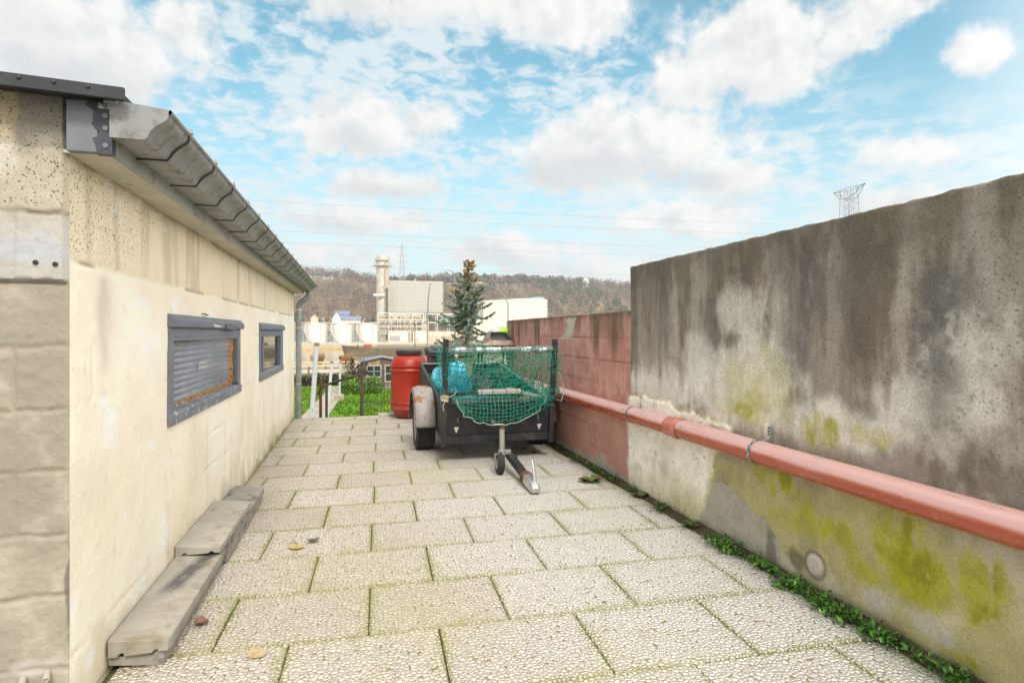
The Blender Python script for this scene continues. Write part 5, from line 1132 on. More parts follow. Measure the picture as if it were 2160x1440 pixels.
# handrail and mesh fence on the terrace edge
M_BRN = MAT('dark_brown_metal', (.060, .040, .032), .5, .1, var=.2, scale=8, bump=.1, dirt=(.12, .08, .05), dscale=6)
hr = empty('handrail', (-.5, 9.4, -1)); tag(hr, 'brown tubular handrail sloping down beside the garden steps', 'handrail')
def relh(o): o.location = (.5, -9.4, 1); return o
relh(MB().tube([(.115, 9.2, .640), (.02, 9.22, .605), (-.2, 9.34, .54), (-.42, 9.44, .46), (-.50, 9.47, .43), (-.54, 9.48, .40), (-.57, 9.49, .36), (-.58, 9.49, .29)], .019, 12).build('rail', M_BRN, hr, smooth=True))
relh(MB().lathe([(.0, -.012), (.026, -.012), (.026, .012), (.0, .012)], 14, Matrix.Translation((.135, 9.2, .640)) @ Matrix.Rotation(R(90), 4, 'Y')).build('rail_end', M_HOLE, hr))
relh(MB().box(-.478, -.440, 9.44, 9.48, -1.4, .43).build('rail_post', M_BRN, hr, bevel=.003)); relh(MB().box(-.60, -.555, 9.98, 10.02, -1.8, .49).build('rail_post', MAT('rusty_brown_metal', (.10, .06, .035), .8, .1, var=.3), hr, bevel=.003))
fe = empty('mesh_fence', (.5, 9.2, -.4)); tag(fe, 'dark welded mesh fence panel with a brown post at the terrace edge', 'fence')
def relf(o): o.location = (-.5, -9.2, .4); return o
relf(MB().box(.035, .085, 9.175, 9.225, -.6, .71).build('fence_post', M_BRN, fe, bevel=.004)); relf(MB().box(1.55, 1.60, 9.175, 9.225, -.6, .70).build('fence_post', M_BRN, fe, bevel=.004))
ms = MB()
for k in range(30): x = .10 + k * .05; ms.tube([(x, 9.2, -.5), (x, 9.2, .685)], .0028, 5)
for z in (-.45, -.25, -.05, .15, .20, .45, .665): ms.tube([(.08, 9.196, z), (1.56, 9.196, z)], .0032, 5)
relf(ms.build('mesh_panel', MAT('dark_green_wire', (.025, .035, .03), .5, bump=0), fe))
# foliage builders
def foliage_mat(name, rough=.75):
    t = NT(name); return t.done(t.attr('Col'), rough, spec=.25)
M_FOL = foliage_mat('leaves'); M_BARK = MAT('bark', (.09, .065, .045), .9, 0, var=.3, scale=8, bump=.6, bscale=20)
def stick_bush(name, loc, h, w_, n, c, seed, label, cat, r0=.012, leaf=None, up=1.0):
    """bare shrub: many forking stems from one stool"""
    r_ = random.Random(seed); b = MB(); lf = []; cl = []
    for k in range(n):
        a = r_.uniform(0, 6.283); sp_ = r_.random() ** .6 * w_; p = Vector((math.cos(a) * sp_ * .25, math.sin(a) * sp_ * .25, 0)); d = Vector((math.cos(a) * sp_ * .75 / up, math.sin(a) * sp_ * .75 / up, h * r_.uniform(.6, 1.05)))
        q = [p, p + d * .35 + Vector((r_.gauss(0, w_ * .06), r_.gauss(0, w_ * .06), 0)), p + d * .7 + Vector((r_.gauss(0, w_ * .08), r_.gauss(0, w_ * .08), 0)), p + d]
        b.tube(q, [r0, r0 * .75, r0 * .5, r0 * .25], 4, cap=False)
        for t_ in (1, 2):
            for u_ in range(2):
                e = q[t_] + Vector((r_.gauss(0, w_ * .22), r_.gauss(0, w_ * .22), h * r_.uniform(.08, .3))); b.tube([q[t_], e], [r0 * .5, r0 * .2], 3, cap=False)
                if leaf: lf += [(e.x + r_.gauss(0, .04), e.y + r_.gauss(0, .04), e.z + r_.gauss(0, .04), r_.uniform(.6, 1.3)) for _ in range(leaf[0])]
    root = empty(name, loc); tag(root, label, cat); b.build('stems', MAT('bare_stems', c, .9, 0, var=.35, bump=0), root, fix=False)
    if leaf:
        V_, F_ = leaflets(lf, leaf[1], r_, 1.2)
        for i in range(len(lf)): f_ = r_.uniform(.6, 1.4); cl += [[q * f_ for q in r_.choice(leaf[2])]] * 4
        me = bpy.data.meshes.new('leaves'); me.from_pydata(V_, [], F_); mkobj('leaves', me, M_FOL, root, col=cl)
    return root
def leaf_mass(name, loc, rx, ry, rz, n, size, cols, seed, label, cat, stem=True, kind=None):
    r_ = random.Random(seed); pts = []; cl = []
    while len(pts) < n:
        x, y, z = r_.uniform(-1, 1), r_.uniform(-1, 1), r_.uniform(0, 1); d = math.sqrt(x * x + y * y + z * z)
        lim = .72 + .5 * float(fbm(np.array(x * 2.3 + seed), np.array(z * 2.6 + y * 2 + seed), seed, 3)) 
        if d > lim or (d < lim * .55 and r_.random() < .75): continue
        pts.append((x * rx, y * ry, z * rz, r_.uniform(.6, 1.3)))
    V_, F_ = leaflets(pts, size, r_, 1.3)
    for p in pts: f_ = r_.uniform(.7, 1.25); cl += [[q * f_ for q in r_.choice(cols)]] * 4
    me = bpy.data.meshes.new('leaves'); me.from_pydata(V_, [], F_)
    if kind: 
        o = mkobj(name, me, M_FOL, col=cl); o.location = loc; return stuff(o, label, cat)
    root = empty(name, loc); tag(root, label, cat); mkobj('leaves', me, M_FOL, root, col=cl)
    b = MB()
    for k in range(7): a = k * .9; b.tube([(0, 0, 0), (rx * .5 * math.cos(a), ry * .5 * math.sin(a), rz * .6)], [.03, .008], 5)
    b.build('stems', M_BARK, root); return root
stick_bush('dry_shrub', (2.15, 12.3, -1.2), 2.45, .62, 190, (.155, .105, .075), 3, 'dry brown shrub of thin upright stems between the trailer and the spruce', 'shrub', .006, up=1.6)
GG = [(.16, .28, .045), (.20, .30, .06), (.11, .22, .035)]
leaf_mass('garden_plant', (-.35, 32.3, GZ), .62, .6, 1.0, 3200, .10, GG, 5, 'light green mound of leafy plants left of the shed', 'plant')
leaf_mass('garden_plant', (.72, 32.0, GZ), .60, .6, .95, 3000, .10, GG, 6, 'light green mound of leafy plants in front of the shed', 'plant')
stick_bush('bramble', (-.15, 34.2, GZ), 1.75, .95, 46, (.07, .05, .04), 11, 'dark bramble with curled brown leaves beside the shed', 'bramble', .012, (3, .17, [(.085, .06, .04), (.12, .075, .05), (.06, .055, .03)]))
# hedge bank beyond the lawn, boundary fence, riverside road
leaf_mass('hedge', (-3.2, 38.2, GZ), 4.4, .9, .62, 7000, .17, [(.11, .095, .045), (.085, .08, .04), (.14, .12, .06), (.07, .085, .03)], 9, 'low brownish hedge along the end of the lawn', 'hedge', kind='stuff')
leaf_mass('hedge', (7.0, 38.6, GZ), 7.5, .9, 1.0, 6000, .2, [(.10, .09, .045), (.085, .08, .04), (.07, .085, .03)], 19, 'brown hedge behind the shed and spruce', 'hedge', kind='stuff')
M_FP = MAT('grey_fence_wood', (.16, .13, .10), .9, 0, var=.3, bump=.4)
gf = empty('garden_fence', (-2, 39.4, GZ)); tag(gf, 'grey wooden posts with thin wires at the end of the garden', 'fence')
for x in (-3.0, .05, 1.1, 3.1, 5.2, 7.2): MB().box(x + 2 - .05, x + 2 + .05, -.05, .05, 0, 1.08).build('fence_post', M_FP, gf, bevel=.01)
wr = MB()
for z in (.45, .7, .95): wr.tube([(-4, .056, z), (10, .056, z)], .008, 5)
wr.build('fence_wire', M_HOLE, gf)
structure(MB().box(-60, 90, 38, 50, -3.2, -2.02).build('field', M_EARTH))
M_ROAD = MAT('pale_quay_road', (.46, .40, .30), .9, 0, var=.15, scale=.3, bump=.2, bscale=10); M_YEL = MAT('ochre_verge', (.36, .26, .11), .9, 0, var=.3, scale=.6, bump=.5, bscale=6, bdist=.1)
structure(MB().box(-90, 140, 50, 60.5, -4.2, -2.35).build('riverside_road', M_ROAD)); structure(MB().box(-90, 140, 60.5, 61.2, -4.2, -2.12).build('road_kerb', M_CONC, bevel=.05))
pb = MB().prism([(61.2, -2.2), (66, -2.7), (78, -5.6), (61.2, -5.6)], -90, 140, 'x'); structure(pb.build('river_bank', M_YEL))
rl = empty('road_barrier', (0, 59.6, -2.35)); tag(rl, 'pale ochre rail barrier along the riverside road', 'barrier')
for z in (.42, .72): MB().box(-60, 90, -.04, .04, z - .08, z + .08).build('barrier_rail', MAT('ochre_rail', (.55, .42, .22), .7, var=.15), rl)
for i in range(26): MB().box(-58 + i * 5 - .06, -58 + i * 5 + .06, .042, .12, 0, .78).build('barrier_post', M_FP, rl)
stick_bush('riverside_bush', (-3.85, 62.2, -2.4), 1.75, .85, 150, (.32, .20, .09), 22, 'bare tan bush on the river bank behind the tallest white post', 'bush', .026)
stick_bush('riverside_bush', (-1.0, 62.2, -2.4), 1.45, .95, 240, (.36, .20, .075), 23, 'round tan bush on the river bank left of the shed', 'bush', .026)
ws = empty('white_sign', (.30, 48, -2.0)); tag(ws, 'small plain white board on a post left of the shed roof', 'sign')
MB().prism([(-.22, 0.35), (.05, .35), (.30, .62), (.30, .78), (.05, 1.05), (-.22, 1.05)], -.03, .03, 'y').build('board', MAT('white_sheet', (.75, .73, .68), .6, bump=0), ws); MB().box(-.03, .03, .035, .09, 0, .9).build('post', M_FP, ws)
# garden shed
M_SHED = NT('old_shed_boards')
t = M_SHED; br = t.n('ShaderNodeTexBrick'); link(br, 'Vector', t.scaled((1, 1, 1))); 
sx_ = t.n('ShaderNodeSeparateXYZ'); link(sx_, 0, t.co); cbx = t.n('ShaderNodeCombineXYZ'); link(cbx, 0, sx_.outputs[0]); link(cbx, 1, sx_.outputs[2]); link(br, 'Vector', cbx.outputs[0]); link(br, 'Scale', 1.0)
br.inputs['Brick Width'].default_value = 1.1; br.inputs['Row Height'].default_value = .14; br.inputs['Mortar Size'].default_value = .01; br.inputs['Color1'].default_value = (.30, .25, .20, 1); br.inputs['Color2'].default_value = (.20, .16, .125, 1); br.inputs['Mortar'].default_value = (.06, .05, .04, 1)
M_SHED = t.done(t.mix(t.step(t.noise(3, 6), .5, .7, 0, .5), br.outputs['Color'], (.38, .33, .27)), .9)
M_SHED2 = MAT('dark_shed_boards', (.10, .08, .075), .9, 0, var=.3, scale=3, bump=.3)
sh_ = empty('garden_shed', (1.35, 34, GZ)); tag(sh_, 'old timber garden shed with a shallow grey gable roof behind the mesh fence', 'shed')
fw = MB().prism([(-1.18, 0), (1.18, 0), (1.18, 1.56), (0, 1.80), (-1.18, 1.56)], 0, 2.4, 'y').build('wall', M_SHED, sh_)
rfm = MB().prism([(-1.32, 1.555), (0, 1.835), (1.32, 1.555), (1.32, 1.60), (0, 1.885), (-1.32, 1.60)], -.14, 2.5, 'y').build('roof', MAT('grey_felt_roof', (.20, .215, .245), .7, 0, var=.2, scale=2), sh_)
gb = MB()
for i in range(9):
    x = -1.05 + i * .235; h_ = 1.55 + (1 - abs(x) / 1.18) * .22
    MB().box(x, x + .22, -.03 - .004 * (i % 2), -.004, 1.42 - .05 * (i % 3), h_).build('gable_board', MAT('patched_board', rng.choice([(.30, .18, .11), (.13, .09, .08), (.36, .25, .15), (.22, .15, .11)]), .9, var=.25), sh_)
for (x0, x1, z0, z1) in ((-.80, -.10, .78, 1.35), (.20, .85, .50, 1.36)):
    wf = MB(); wf.box(x0 - .07, x0, -.05, -.002, z0 - .07, z1 + .07).box(x1, x1 + .07, -.05, -.002, z0 - .07, z1 + .07).box(x0, x1, -.049, -.002, z1, z1 + .07).box(x0, x1, -.049, -.002, z0 - .07, z0).box((x0 + x1) / 2 - .02, (x0 + x1) / 2 + .02, -.03, -.004, z0, z1).box(x0, (x0 + x1) / 2 - .02, -.03, -.004, (z0 + z1) / 2 - .02, (z0 + z1) / 2 + .02).box((x0 + x1) / 2 + .02, x1, -.03, -.004, (z0 + z1) / 2 - .02, (z0 + z1) / 2 + .02)
    w_ = wf.build('window', MAT('pale_window_wood', (.42, .38, .31), .8, var=.15), sh_); MB().box(x0, x1, -.012, -.008, z0, z1).build('pane', MAT('dark_pane', (.03, .045, .05), .15, bump=0), w_)
MB().box(-.02, .12, -.025, -.003, .0, 1.4).build('door_post', M_SHED2, sh_); MB().box(.93, 1.16, -.02, -.003, 0, 1.4).build('wall_panel', M_SHED2, sh_)

# ---------------------------------------------------------------- spruce
M_NEED = foliage_mat('spruce_needles', .6)
def spruce(loc, H, seed):
    r_ = random.Random(seed); root = empty('spruce_tree', loc); tag(root, 'ragged blue spruce with brown cones near its leaning top, behind the trailer', 'spruce')
    def ax(z): t_ = z / H; return Vector((.22 * math.sin(t_ * 2.2) + .30 * max(0, t_ - .72), .05 * math.sin(t_ * 4), z))
    b = MB(); b.tube([ax(H * i / 16) for i in range(17)], [.11 * (1 - i / 16.5) + .008 for i in range(17)], 8); b.build('trunk', M_BARK, root)
    br_ = MB(); V, F, cl = [], [], []; cones = []
    z = H * .30; lv = 0
    while z < H * .985:
        t_ = z / H; L0 = (1 - t_) ** .72 * 2.15 * (1 if lv % 3 else 1.12) + .10
        for k in range(6 if t_ < .9 else 4):
            if r_.random() < .16: continue
            a = k * 1.05 + lv * .55 + r_.uniform(-.3, .3); L = L0 * r_.choice((.38, .6, .82, 1.0, 1.3)) * r_.uniform(.85, 1.1); d = Vector((math.cos(a), math.sin(a), 0)); p0 = ax(z + r_.uniform(-.06, .06)); pts = []
            for i in range(7):
                s_ = i / 6; pts.append(p0 + d * (L * s_) + Vector((0, 0, -L * .30 * math.sin(s_ * 2.1) + L * .34 * max(0, s_ - .55) + (.25 * L * s_ if t_ > .85 else 0))))
            br_.tube(pts, [.016 * (1 - .8 * i / 6) + .003 for i in range(7)], 4, cap=False)
            nsub = int(11 + L * 34)
            for q in range(nsub):
                s_ = .12 + .88 * q / nsub; i = min(5, int(s_ * 6)); p = pts[i].lerp(pts[i + 1], s_ * 6 - i); dirn = (pts[min(6, i + 1)] - pts[i]).normalized(); sd_ = Vector((-d.y, d.x, 0))
                for sgn in (-1, 1):
                    tw = (dirn * .75 + sd_ * sgn * r_.uniform(.3, 1.0) + Vector((0, 0, r_.uniform(-.45, .12)))).normalized(); tl_ = (.11 + .20 * (1 - s_)) * r_.uniform(.5, 1.2) * (1 if t_ < .85 else .6)
                    warm = sstep(t_ + r_.uniform(-.12, .12), .80, .98); base = (np.array((.125, .165, .13)) * (1 - warm) + np.array((.19, .13, .04)) * warm) * r_.uniform(1.0, 2.5); 
                    if r_.random() < .14: base = np.array((.34, .41, .38)) * r_.uniform(.7, 1.15)
                    for m_ in range(4):                        # needle tufts along the twig
                        c0 = p + tw * tl_ * (m_ / 4); c1 = p + tw * tl_ * ((m_ + 1.5) / 4); nn = Vector((r_.gauss(0, 1), r_.gauss(0, 1), r_.gauss(0, 1))).cross(tw)
                        if nn.length < .01: continue
                        nn = nn.normalized() * r_.uniform(.02, .044); o = len(V); V += [tuple(c0 - nn), tuple(c0 + nn * .2), tuple(c1 + nn), tuple(c0.lerp(c1, .5) - nn * .9)]; F.append((o, o + 1, o + 2, o + 3)); cl += [base] * 4
            if t_ > .68 and r_.random() < .85:
                for q in range(r_.choice((1, 2, 3))):
                    pc = pts[r_.choice((3, 4, 5, 6))] + Vector((r_.gauss(0, .04), r_.gauss(0, .04), -.02)); cones.append((pc, 1.0))
        z += (.26 + .10 * r_.random()) * (1 - .55 * t_) * 1.0; lv += 1
    for (x, zz) in ((.22, H * .545), (.20, H * .525), (.30, H * .44), (.36, H * .425), (-.62, H * .80), (-.66, H * .79), (-.60, H * .785), (.42, H * .35), (.05, H * .70), (-.2, H * .585)):
        for q in range(4): pc = Vector((x + r_.gauss(0, .03), -.55 + r_.gauss(0, .1), zz + r_.gauss(0, .04))); cones.append((pc, 1.15))
    br_.build('branches', M_BARK, root, fix=False); me = bpy.data.meshes.new('needles'); me.from_pydata(V, [], F); mkobj('needles', me, M_NEED, root, col=cl)
    mc = MAT('orange_brown_cones', (.42, .20, .035), .7, 0, var=.4, scale=9, bump=0); cm = MB().tube([(0, 0, 0), (0, 0, -.05), (.005, 0, -.12)], [.012, .023, .010], 6).build('cone', mc, root); cm.location = cones[0][0]
    for pc, sc in cones[1:96]: o = cm.copy(); COL.objects.link(o); o.parent = root; o.location = pc; o.scale = (sc, sc, sc)
spruce((4.36, 25, GZ), 6.4, 12)

# ================================================================ RIVER, BARGE, FAR QUAY
WZ = -5.0
tw_ = NT('river_water'); nmw = tw_.bump(tw_.noise(.55, 6, .6, tw_.scaled((.35, 1, 1))), .22, .4); M_WATER = tw_.done(tw_.mix(tw_.step(tw_.noise(.02, 3), .4, .6), (.30, .27, .20), (.36, .33, .26)), .12, nmw, spec=.7)
structure(MB().box(-700, 1200, 62, 215, WZ - .5, WZ).build('river_water', M_WATER))
M_QUAY = MAT('pale_quay_concrete', (.46, .40, .30), .9, 0, var=.12, scale=.1, bump=.2, bscale=2); QZ = -2.75  # pale concrete of the far quay
structure(MB().box(-700, 1200, 212, 470, -8, QZ).build('far_quay', M_QUAY))
structure(MB().prism([(207, WZ - .4), (209.5, -4.2), (212.2, -4.0), (212.2, WZ - .4)], -700, 1200, 'x').build('far_bank', M_YEL))
bg_ = empty('barge', (-4, 158, WZ)); tag(bg_, 'long low grey brown river barge with an open hold on the river', 'barge')
M_HULL = MAT('weathered_hull', (.155, .125, .075), .7, 0, var=.2, scale=.4, bump=.2, bscale=3, dirt=(.25, .20, .12), dscale=.5)
hv = []; hf = []; secs = [(0, .05, 2.95, 0), (1.2, 1.3, 2.75, .25), (3, 2.3, 2.5, .1), (6, 2.7, 2.3, -.3), (10, 2.8, 2.2, -.3), (46, 2.8, 2.15, -.3), (48, 2.2, 2.4, .2)]
for (x, hw_, top, bot) in secs:
    b_ = .25 if x < .5 else 1.0
    hv += [(x + (.9 if x < 1 else 0), -hw_ * .8 * b_, bot - .1), (x, -hw_, top), (x, hw_, top), (x + (.9 if x < 1 else 0), hw_ * .8 * b_, bot - .1)]
for i in range(len(secs) - 1):
    for j in range(4): hf.append((i * 4 + j, i * 4 + (j + 1) % 4, i * 4 + 4 + (j + 1) % 4, i * 4 + 4 + j))
hf += [(3, 2, 1, 0), tuple(range(24, 28))]
ho = MB().add(hv, hf).build('hull', M_HULL, bg_); MB().prism([(.2, 2.62), (.2, 2.80), (46, 2.22), (46, 2.08)], -2.87, -2.81, 'y').build('rubbing_strake', MAT('dark_strake', (.06, .05, .035), .7), ho)
MB().box(9, 44, -2.2, -2.1, 2.15, 2.92).build('hold_coaming', MAT('pale_green_coaming', (.34, .38, .31), .6, var=.1), bg_); MB().box(9, 44, 2.1, 2.2, 2.15, 2.92).build('hold_coaming', MAT('pale_green_coaming', (.34, .38, .31), .6, var=.1), bg_)
MB().box(8.9, 44.1, -2.26, -2.06, 2.925, 3.05).build('hatch_rail', MAT('orange_primer', (.50, .19, .06), .7), bg_)
MB().box(5.4, 7.6, -.9, .9, 2.2, 3.2).build('bow_locker', MAT('red_locker', (.42, .11, .05), .7), bg_, bevel=.1); MB().tube([(3.9, -.4, 2.3), (3.9, .6, 2.3), (4.1, .6, 3.1)], .18, 10).build('windlass', M_HULL, bg_, smooth=True)
br_ = MB()
for i in range(7): x = .6 + i * .8; br_.tube([(x, -.6 - .25 * i, 2.6), (x, -.6 - .25 * i, 3.35)], .03, 5)
br_.tube([(.6, -.6, 3.35), (5.4, -2.1, 3.1)], .03, 5); br_.build('bow_railing', MAT('white_rail', (.7, .7, .68), .5, bump=0), bg_); MB().box(44.6, 47.6, -2, 2, 2.1, 4.6).build('wheelhouse', MAT('cream_wheelhouse', (.6, .56, .48), .6), bg_, bevel=.1)
for x in (24.5, 26.5, 28.5): MB().lathe([(.0, 0), (.5, .05), (.62, .5), (.5, .9), (.0, 1.0)], 12, Matrix.Translation((x, .2, 2.8))).build('deck_heap', MAT('brown_gear', (.20, .13, .08), .9), bg_)

# ---------------------------------------------------------------- storage tanks
M_TANK = MAT('white_tank_paint', (.62, .615, .60), .5, 0, var=.04, scale=.3, bump=.05, bscale=1, dirt=(.66, .62, .54), dscale=.4, dlo=.6, dhi=.8)
M_PALE = MAT('pale_steelwork', (.60, .56, .47), .6, .1, var=.12, scale=.5, bump=0); M_TAN = MAT('ochre_pipework', (.48, .34, .17), .6, .1, var=.25, scale=.6, bump=0)
def tank(label, x, y, r_, h):
    tk = empty('storage_tank', (x, y, QZ)); tag(tk, label, 'storage tank', 'white storage tanks on the far quay')
    MB().lathe([(r_, 0), (r_, h)], 48, cap=False).build('shell', M_TANK, tk, smooth=True); MB().lathe([(r_ + .06, h - .1), (r_ + .06, h), (0, h + .55)], 48, cap=False).build('roof', M_TANK, tk, smooth=True)
    s_ = MB(); vs = []; fs = []; m_ = 22
    for i in range(m_ + 1):
        a = R(250) - R(95) * i / m_; z = .3 + (h - .4) * i / m_; 
        for (rr_, dz) in ((r_ + .06, 0), (r_ + .75, 0), (r_ + .75, .9), (r_ + .70, .9)): vs.append((rr_ * math.cos(a), rr_ * math.sin(a), z + dz))
        if i:
            for j in range(3): o = (i - 1) * 4 + j; fs.append((o, o + 1, o + 5, o + 4))
    s_.add(vs, fs).build('spiral_stair', MAT('pale_stair', (.62, .57, .48), .7, bump=0), tk)
    rl_ = MB(); rl_.tube([((r_ - .1) * math.cos(a), (r_ - .1) * math.sin(a), h + .95) for a in np.linspace(R(120), R(420), 30)], .04, 4)
    for a in np.linspace(R(120), R(420), 20): rl_.tube([((r_ - .1) * math.cos(a), (r_ - .1) * math.sin(a), h), ((r_ - .1) * math.cos(a), (r_ - .1) * math.sin(a), h + .95)], .035, 4)
    rl_.build('roof_railing', M_PALE, tk); MB().tube([(r_ * .45, -r_ * .92, .3), (r_ * .45, -r_ * .92, h)], .08, 6).build('level_gauge', M_TAN, tk)
    MB().tube([(-r_ * .5, -.5, h + .3), (-r_ * .5, -.5, h + 1.3), (-r_ * .75 + 1.9, -.5, h + 2.5)], .14, 6).build('foam_pipe', M_TANK, tk, smooth=True)
TH = 7.0
tank('white storage tank beside the zinc downpipe, leftmost of the row', -14.9, 234, 3.75, TH); tank('white storage tank between its two neighbours in the row', -5.5, 234, 3.72, TH); tank('white storage tank nearest the steel pipework, right of its twins', 3.9, 234, 3.68, TH)
MBt = empty('storage_tank'); bpy.data.objects.remove(MBt)
hb = empty('low_hall', (-10, 262, QZ)); tag(hb, 'low cream hall with a dark glazed front behind the white storage tanks', 'hall')
MB().box(-40, 19.5, 0, 14, 4.4, 7.9).build('upper_wall', MAT('cream_cladding', (.31, .275, .215), .7, var=.06, bump=0), hb)
tg = NT('gridded_glazing'); bk = tg.n('ShaderNodeTexBrick'); sx_ = tg.n('ShaderNodeSeparateXYZ'); link(sx_, 0, tg.co); cbx = tg.n('ShaderNodeCombineXYZ'); link(cbx, 0, sx_.outputs[0]); link(cbx, 1, sx_.outputs[2]); link(bk, 'Vector', cbx.outputs[0]); link(bk, 'Scale', 1.0)
bk.offset = 0; bk.inputs['Brick Width'].default_value = 1.2; bk.inputs['Row Height'].default_value = 1.1; bk.inputs['Mortar Size'].default_value = .08; bk.inputs['Color1'].default_value = (.10, .13, .15, 1); bk.inputs['Color2'].default_value = (.20, .24, .25, 1); bk.inputs['Mortar'].default_value = (.45, .43, .38, 1)
MB().box(-40, 19.5, .3, 13.7, 0, 4.4).build('glazed_front', tg.done(bk.outputs['Color'], .3), hb); MB().box(-40.4, 19.9, -.4, 14.4, 7.9, 8.2).build('roof', M_PALE, hb)
# light masts with slanting heads behind the tanks
for i, (x, lb) in enumerate(((-16.6, 'slanting white lamp arm above the tank by the downpipe'), (-12.5, 'short white lamp arm over the gap between the first two tanks'), (-9.4, 'leaning white lamp arm left of the blue roofed house'), (-1.6, 'white lamp arm standing over the last tank of the row'))):
    m_ = MB().tube([(0, 0, 0), (0, 0, 7.2), (.0, 0, 8.4), (-.8 if i in (1, 2) else .9, 0, 9.6)], [.1, .1, .12, .2], 6); o_ = m_.build('lamp_arm', M_TANK, smooth=True); o_.location = (x, 240, QZ); tag(o_, lb, 'lamp')

# ---------------------------------------------------------------- power plant: chimney, boiler house, steelwork
M_STK = MAT('weathered_stack_metal', (.50, .475, .41), .5, .25, var=.16, scale=.25, bump=0, dirt=(.36, .31, .22), dscale=.2)
cs = empty('chimney_stack', (12.1, 300, QZ)); tag(cs, 'tall cylindrical metal chimney stack with ring platforms and ladders', 'chimney')
MB().lathe([(3.0, 0), (3.0, 41.6), (2.8, 42.0), (0, 42.0)], 40, cap=False).build('shaft', M_STK, cs, smooth=True)
for z, r_ in ((39.6, 3.7), (37.0, 4.35)):
    p_ = MB().lathe([(3.0, z), (r_, z), (r_, z + .35), (3.0, z + .35)], 36, cap=False).build('ring_platform', M_STK, cs); q_ = MB()
    for k in range(20): a = 6.283 * k / 20; q_.tube([(r_ * math.cos(a), r_ * math.sin(a), z + .3), (r_ * math.cos(a), r_ * math.sin(a), z + 1.4)], .05, 4)
    for zz in (.85, 1.4): q_.tube([(r_ * math.cos(a), r_ * math.sin(a), z + zz) for a in np.linspace(0, 6.283, 32)], .05, 4)
    q_.build('platform_railing', M_PALE, p_)
    for sx in (-1, 1): MB().tube([(sx * 3.0, -.5, z - 2.2), (sx * (r_ - .1), -.5, z)], .08, 4).build('bracket', M_STK, p_)
MB().box(-5.9, 5.9, -.6, .6, 37.0, 37.15).build('outrigger', M_STK, cs)
for x in (.8, 2.6):
    l_ = MB().box(x, x + .5, -3.4, -3.0, 8, 40); [l_.box(x - .15, x + .65, -3.7, -3.0, z, z + .2) for z in range(10, 40, 3)]; l_.build('ladder', M_TAN if x < 2 else M_STK, cs)
MB().box(-4.6, -.5, -4.2, -2.9, 21.5, 22.0).build('landing', MAT('grey_landing', (.30, .32, .34), .6), cs); MB().box(-4.6, 1, -4.2, -4.1, 22.0, 23.1).build('landing_railing', M_PALE, cs)
MB().box(1.5, 2.5, -3.6, -2.6, 0, 26).build('cable_riser', MAT('dark_riser', (.10, .10, .10), .7), cs)
bh = empty('boiler_house', (28, 300, QZ)); tag(bh, 'large pale windowless boiler house beside the chimney stack', 'power plant')
def clad(name, c, d, bw, rh):
    t = NT(name); bk = t.n('ShaderNodeTexBrick'); s_ = t.n('ShaderNodeSeparateXYZ'); link(s_, 0, t.co); q = t.n('ShaderNodeCombineXYZ'); link(q, 0, s_.outputs[0]); link(q, 1, s_.outputs[2]); link(bk, 'Vector', q.outputs[0]); link(bk, 'Scale', 1.0)
    bk.offset = 0; bk.inputs['Brick Width'].default_value = bw; bk.inputs['Row Height'].default_value = rh; bk.inputs['Mortar Size'].default_value = .07; bk.inputs['Color1'].default_value = (*c, 1); bk.inputs['Color2'].default_value = (*[x * .96 for x in c], 1); bk.inputs['Mortar'].default_value = (*d, 1)
    return t.done(t.mix(t.step(t.noise(.25, 6, .6, t.scaled((1, 1, .2))), .5, .72, 0, .4), bk.outputs['Color'], [x * .86 for x in c]), .6)
M_CLAD = clad('pale_metal_cladding', (.46, .45, .40), (.36, .35, .31), 5.4, 2.2)
MB().box(-13.0, 14.25, 0, 22, 14.2, 30.1).build('main_block', M_CLAD, bh); MB().box(-15.6, -13.01, .3, 20, 14.2, 27.8).build('side_block', M_CLAD, bh)
for x in (-8.7, 7.2): MB().box(x - .07, x + .07, -.05, -.004, 14.2, 30.0).build('panel_joint', MAT('cladding_seam', (.36, .35, .31), .7, bump=0), bh)  # cladding seams drawn as slightly darker strips
MB().tube([(-15, -.08, 27.0), (-9, -.08, 25.1), (-8.7, -.08, 25.0), (-8.7, -.08, 14.2)], .12, 5).build('cable_run', M_PALE, bh); MB().tube([(.6, 4, 30.1), (.6, 4, 31.3)], .5, 10).build('roof_vent', M_STK, bh, smooth=True); MB().box(14.26, 14.55, -.1, 22, 14.2, 30.2).build('corner_trim', MAT('ochre_trim', (.40, .33, .20), .7, bump=0), bh)
def truss(label, x0, x1, y, z0, z1, bays, dep, m_, th=.3, cat='steel frame', diag=True):
    o_ = empty('steel_frame', ((x0 + x1) / 2, y, QZ)); tag(o_, label, cat); cx_ = (x0 + x1) / 2; b = MB(); d_ = MB()
    for k in range(bays + 1):
        x = x0 + (x1 - x0) * k / bays - cx_
        for yy in (0, dep): b.bar((x, yy, 0), (x, yy, z1), th)
        b.bar((x, 0, z1 - .2), (x, dep, z1 - .2), th)
    b.build('columns', m_, o_)
    for q, z in enumerate(np.linspace(z0, z1, 3 if z1 - z0 > 5 else 2)): h_ = MB(); [h_.bar((x0 - cx_, yy, z), (x1 - cx_, yy, z), th * 1.1) for yy in (-.02, dep + .02)]; h_.build('beam', m_, o_)
    if diag:
        for k in range(bays):
            a = x0 + (x1 - x0) * k / bays - cx_; c = x0 + (x1 - x0) * (k + 1) / bays - cx_
            if k % 3 == 1: MB().bar((a, -.03, z0), (c, -.03, z1), th * .8).build('brace', m_, o_); MB().bar((a, -.06, z1), (c, -.06, z0), th * .8).build('brace', m_, o_)
            elif k % 3 == 2: MB().bar((a, -.03, z1), (c, -.03, z0), th * .8).build('brace', m_, o_)
    return o_
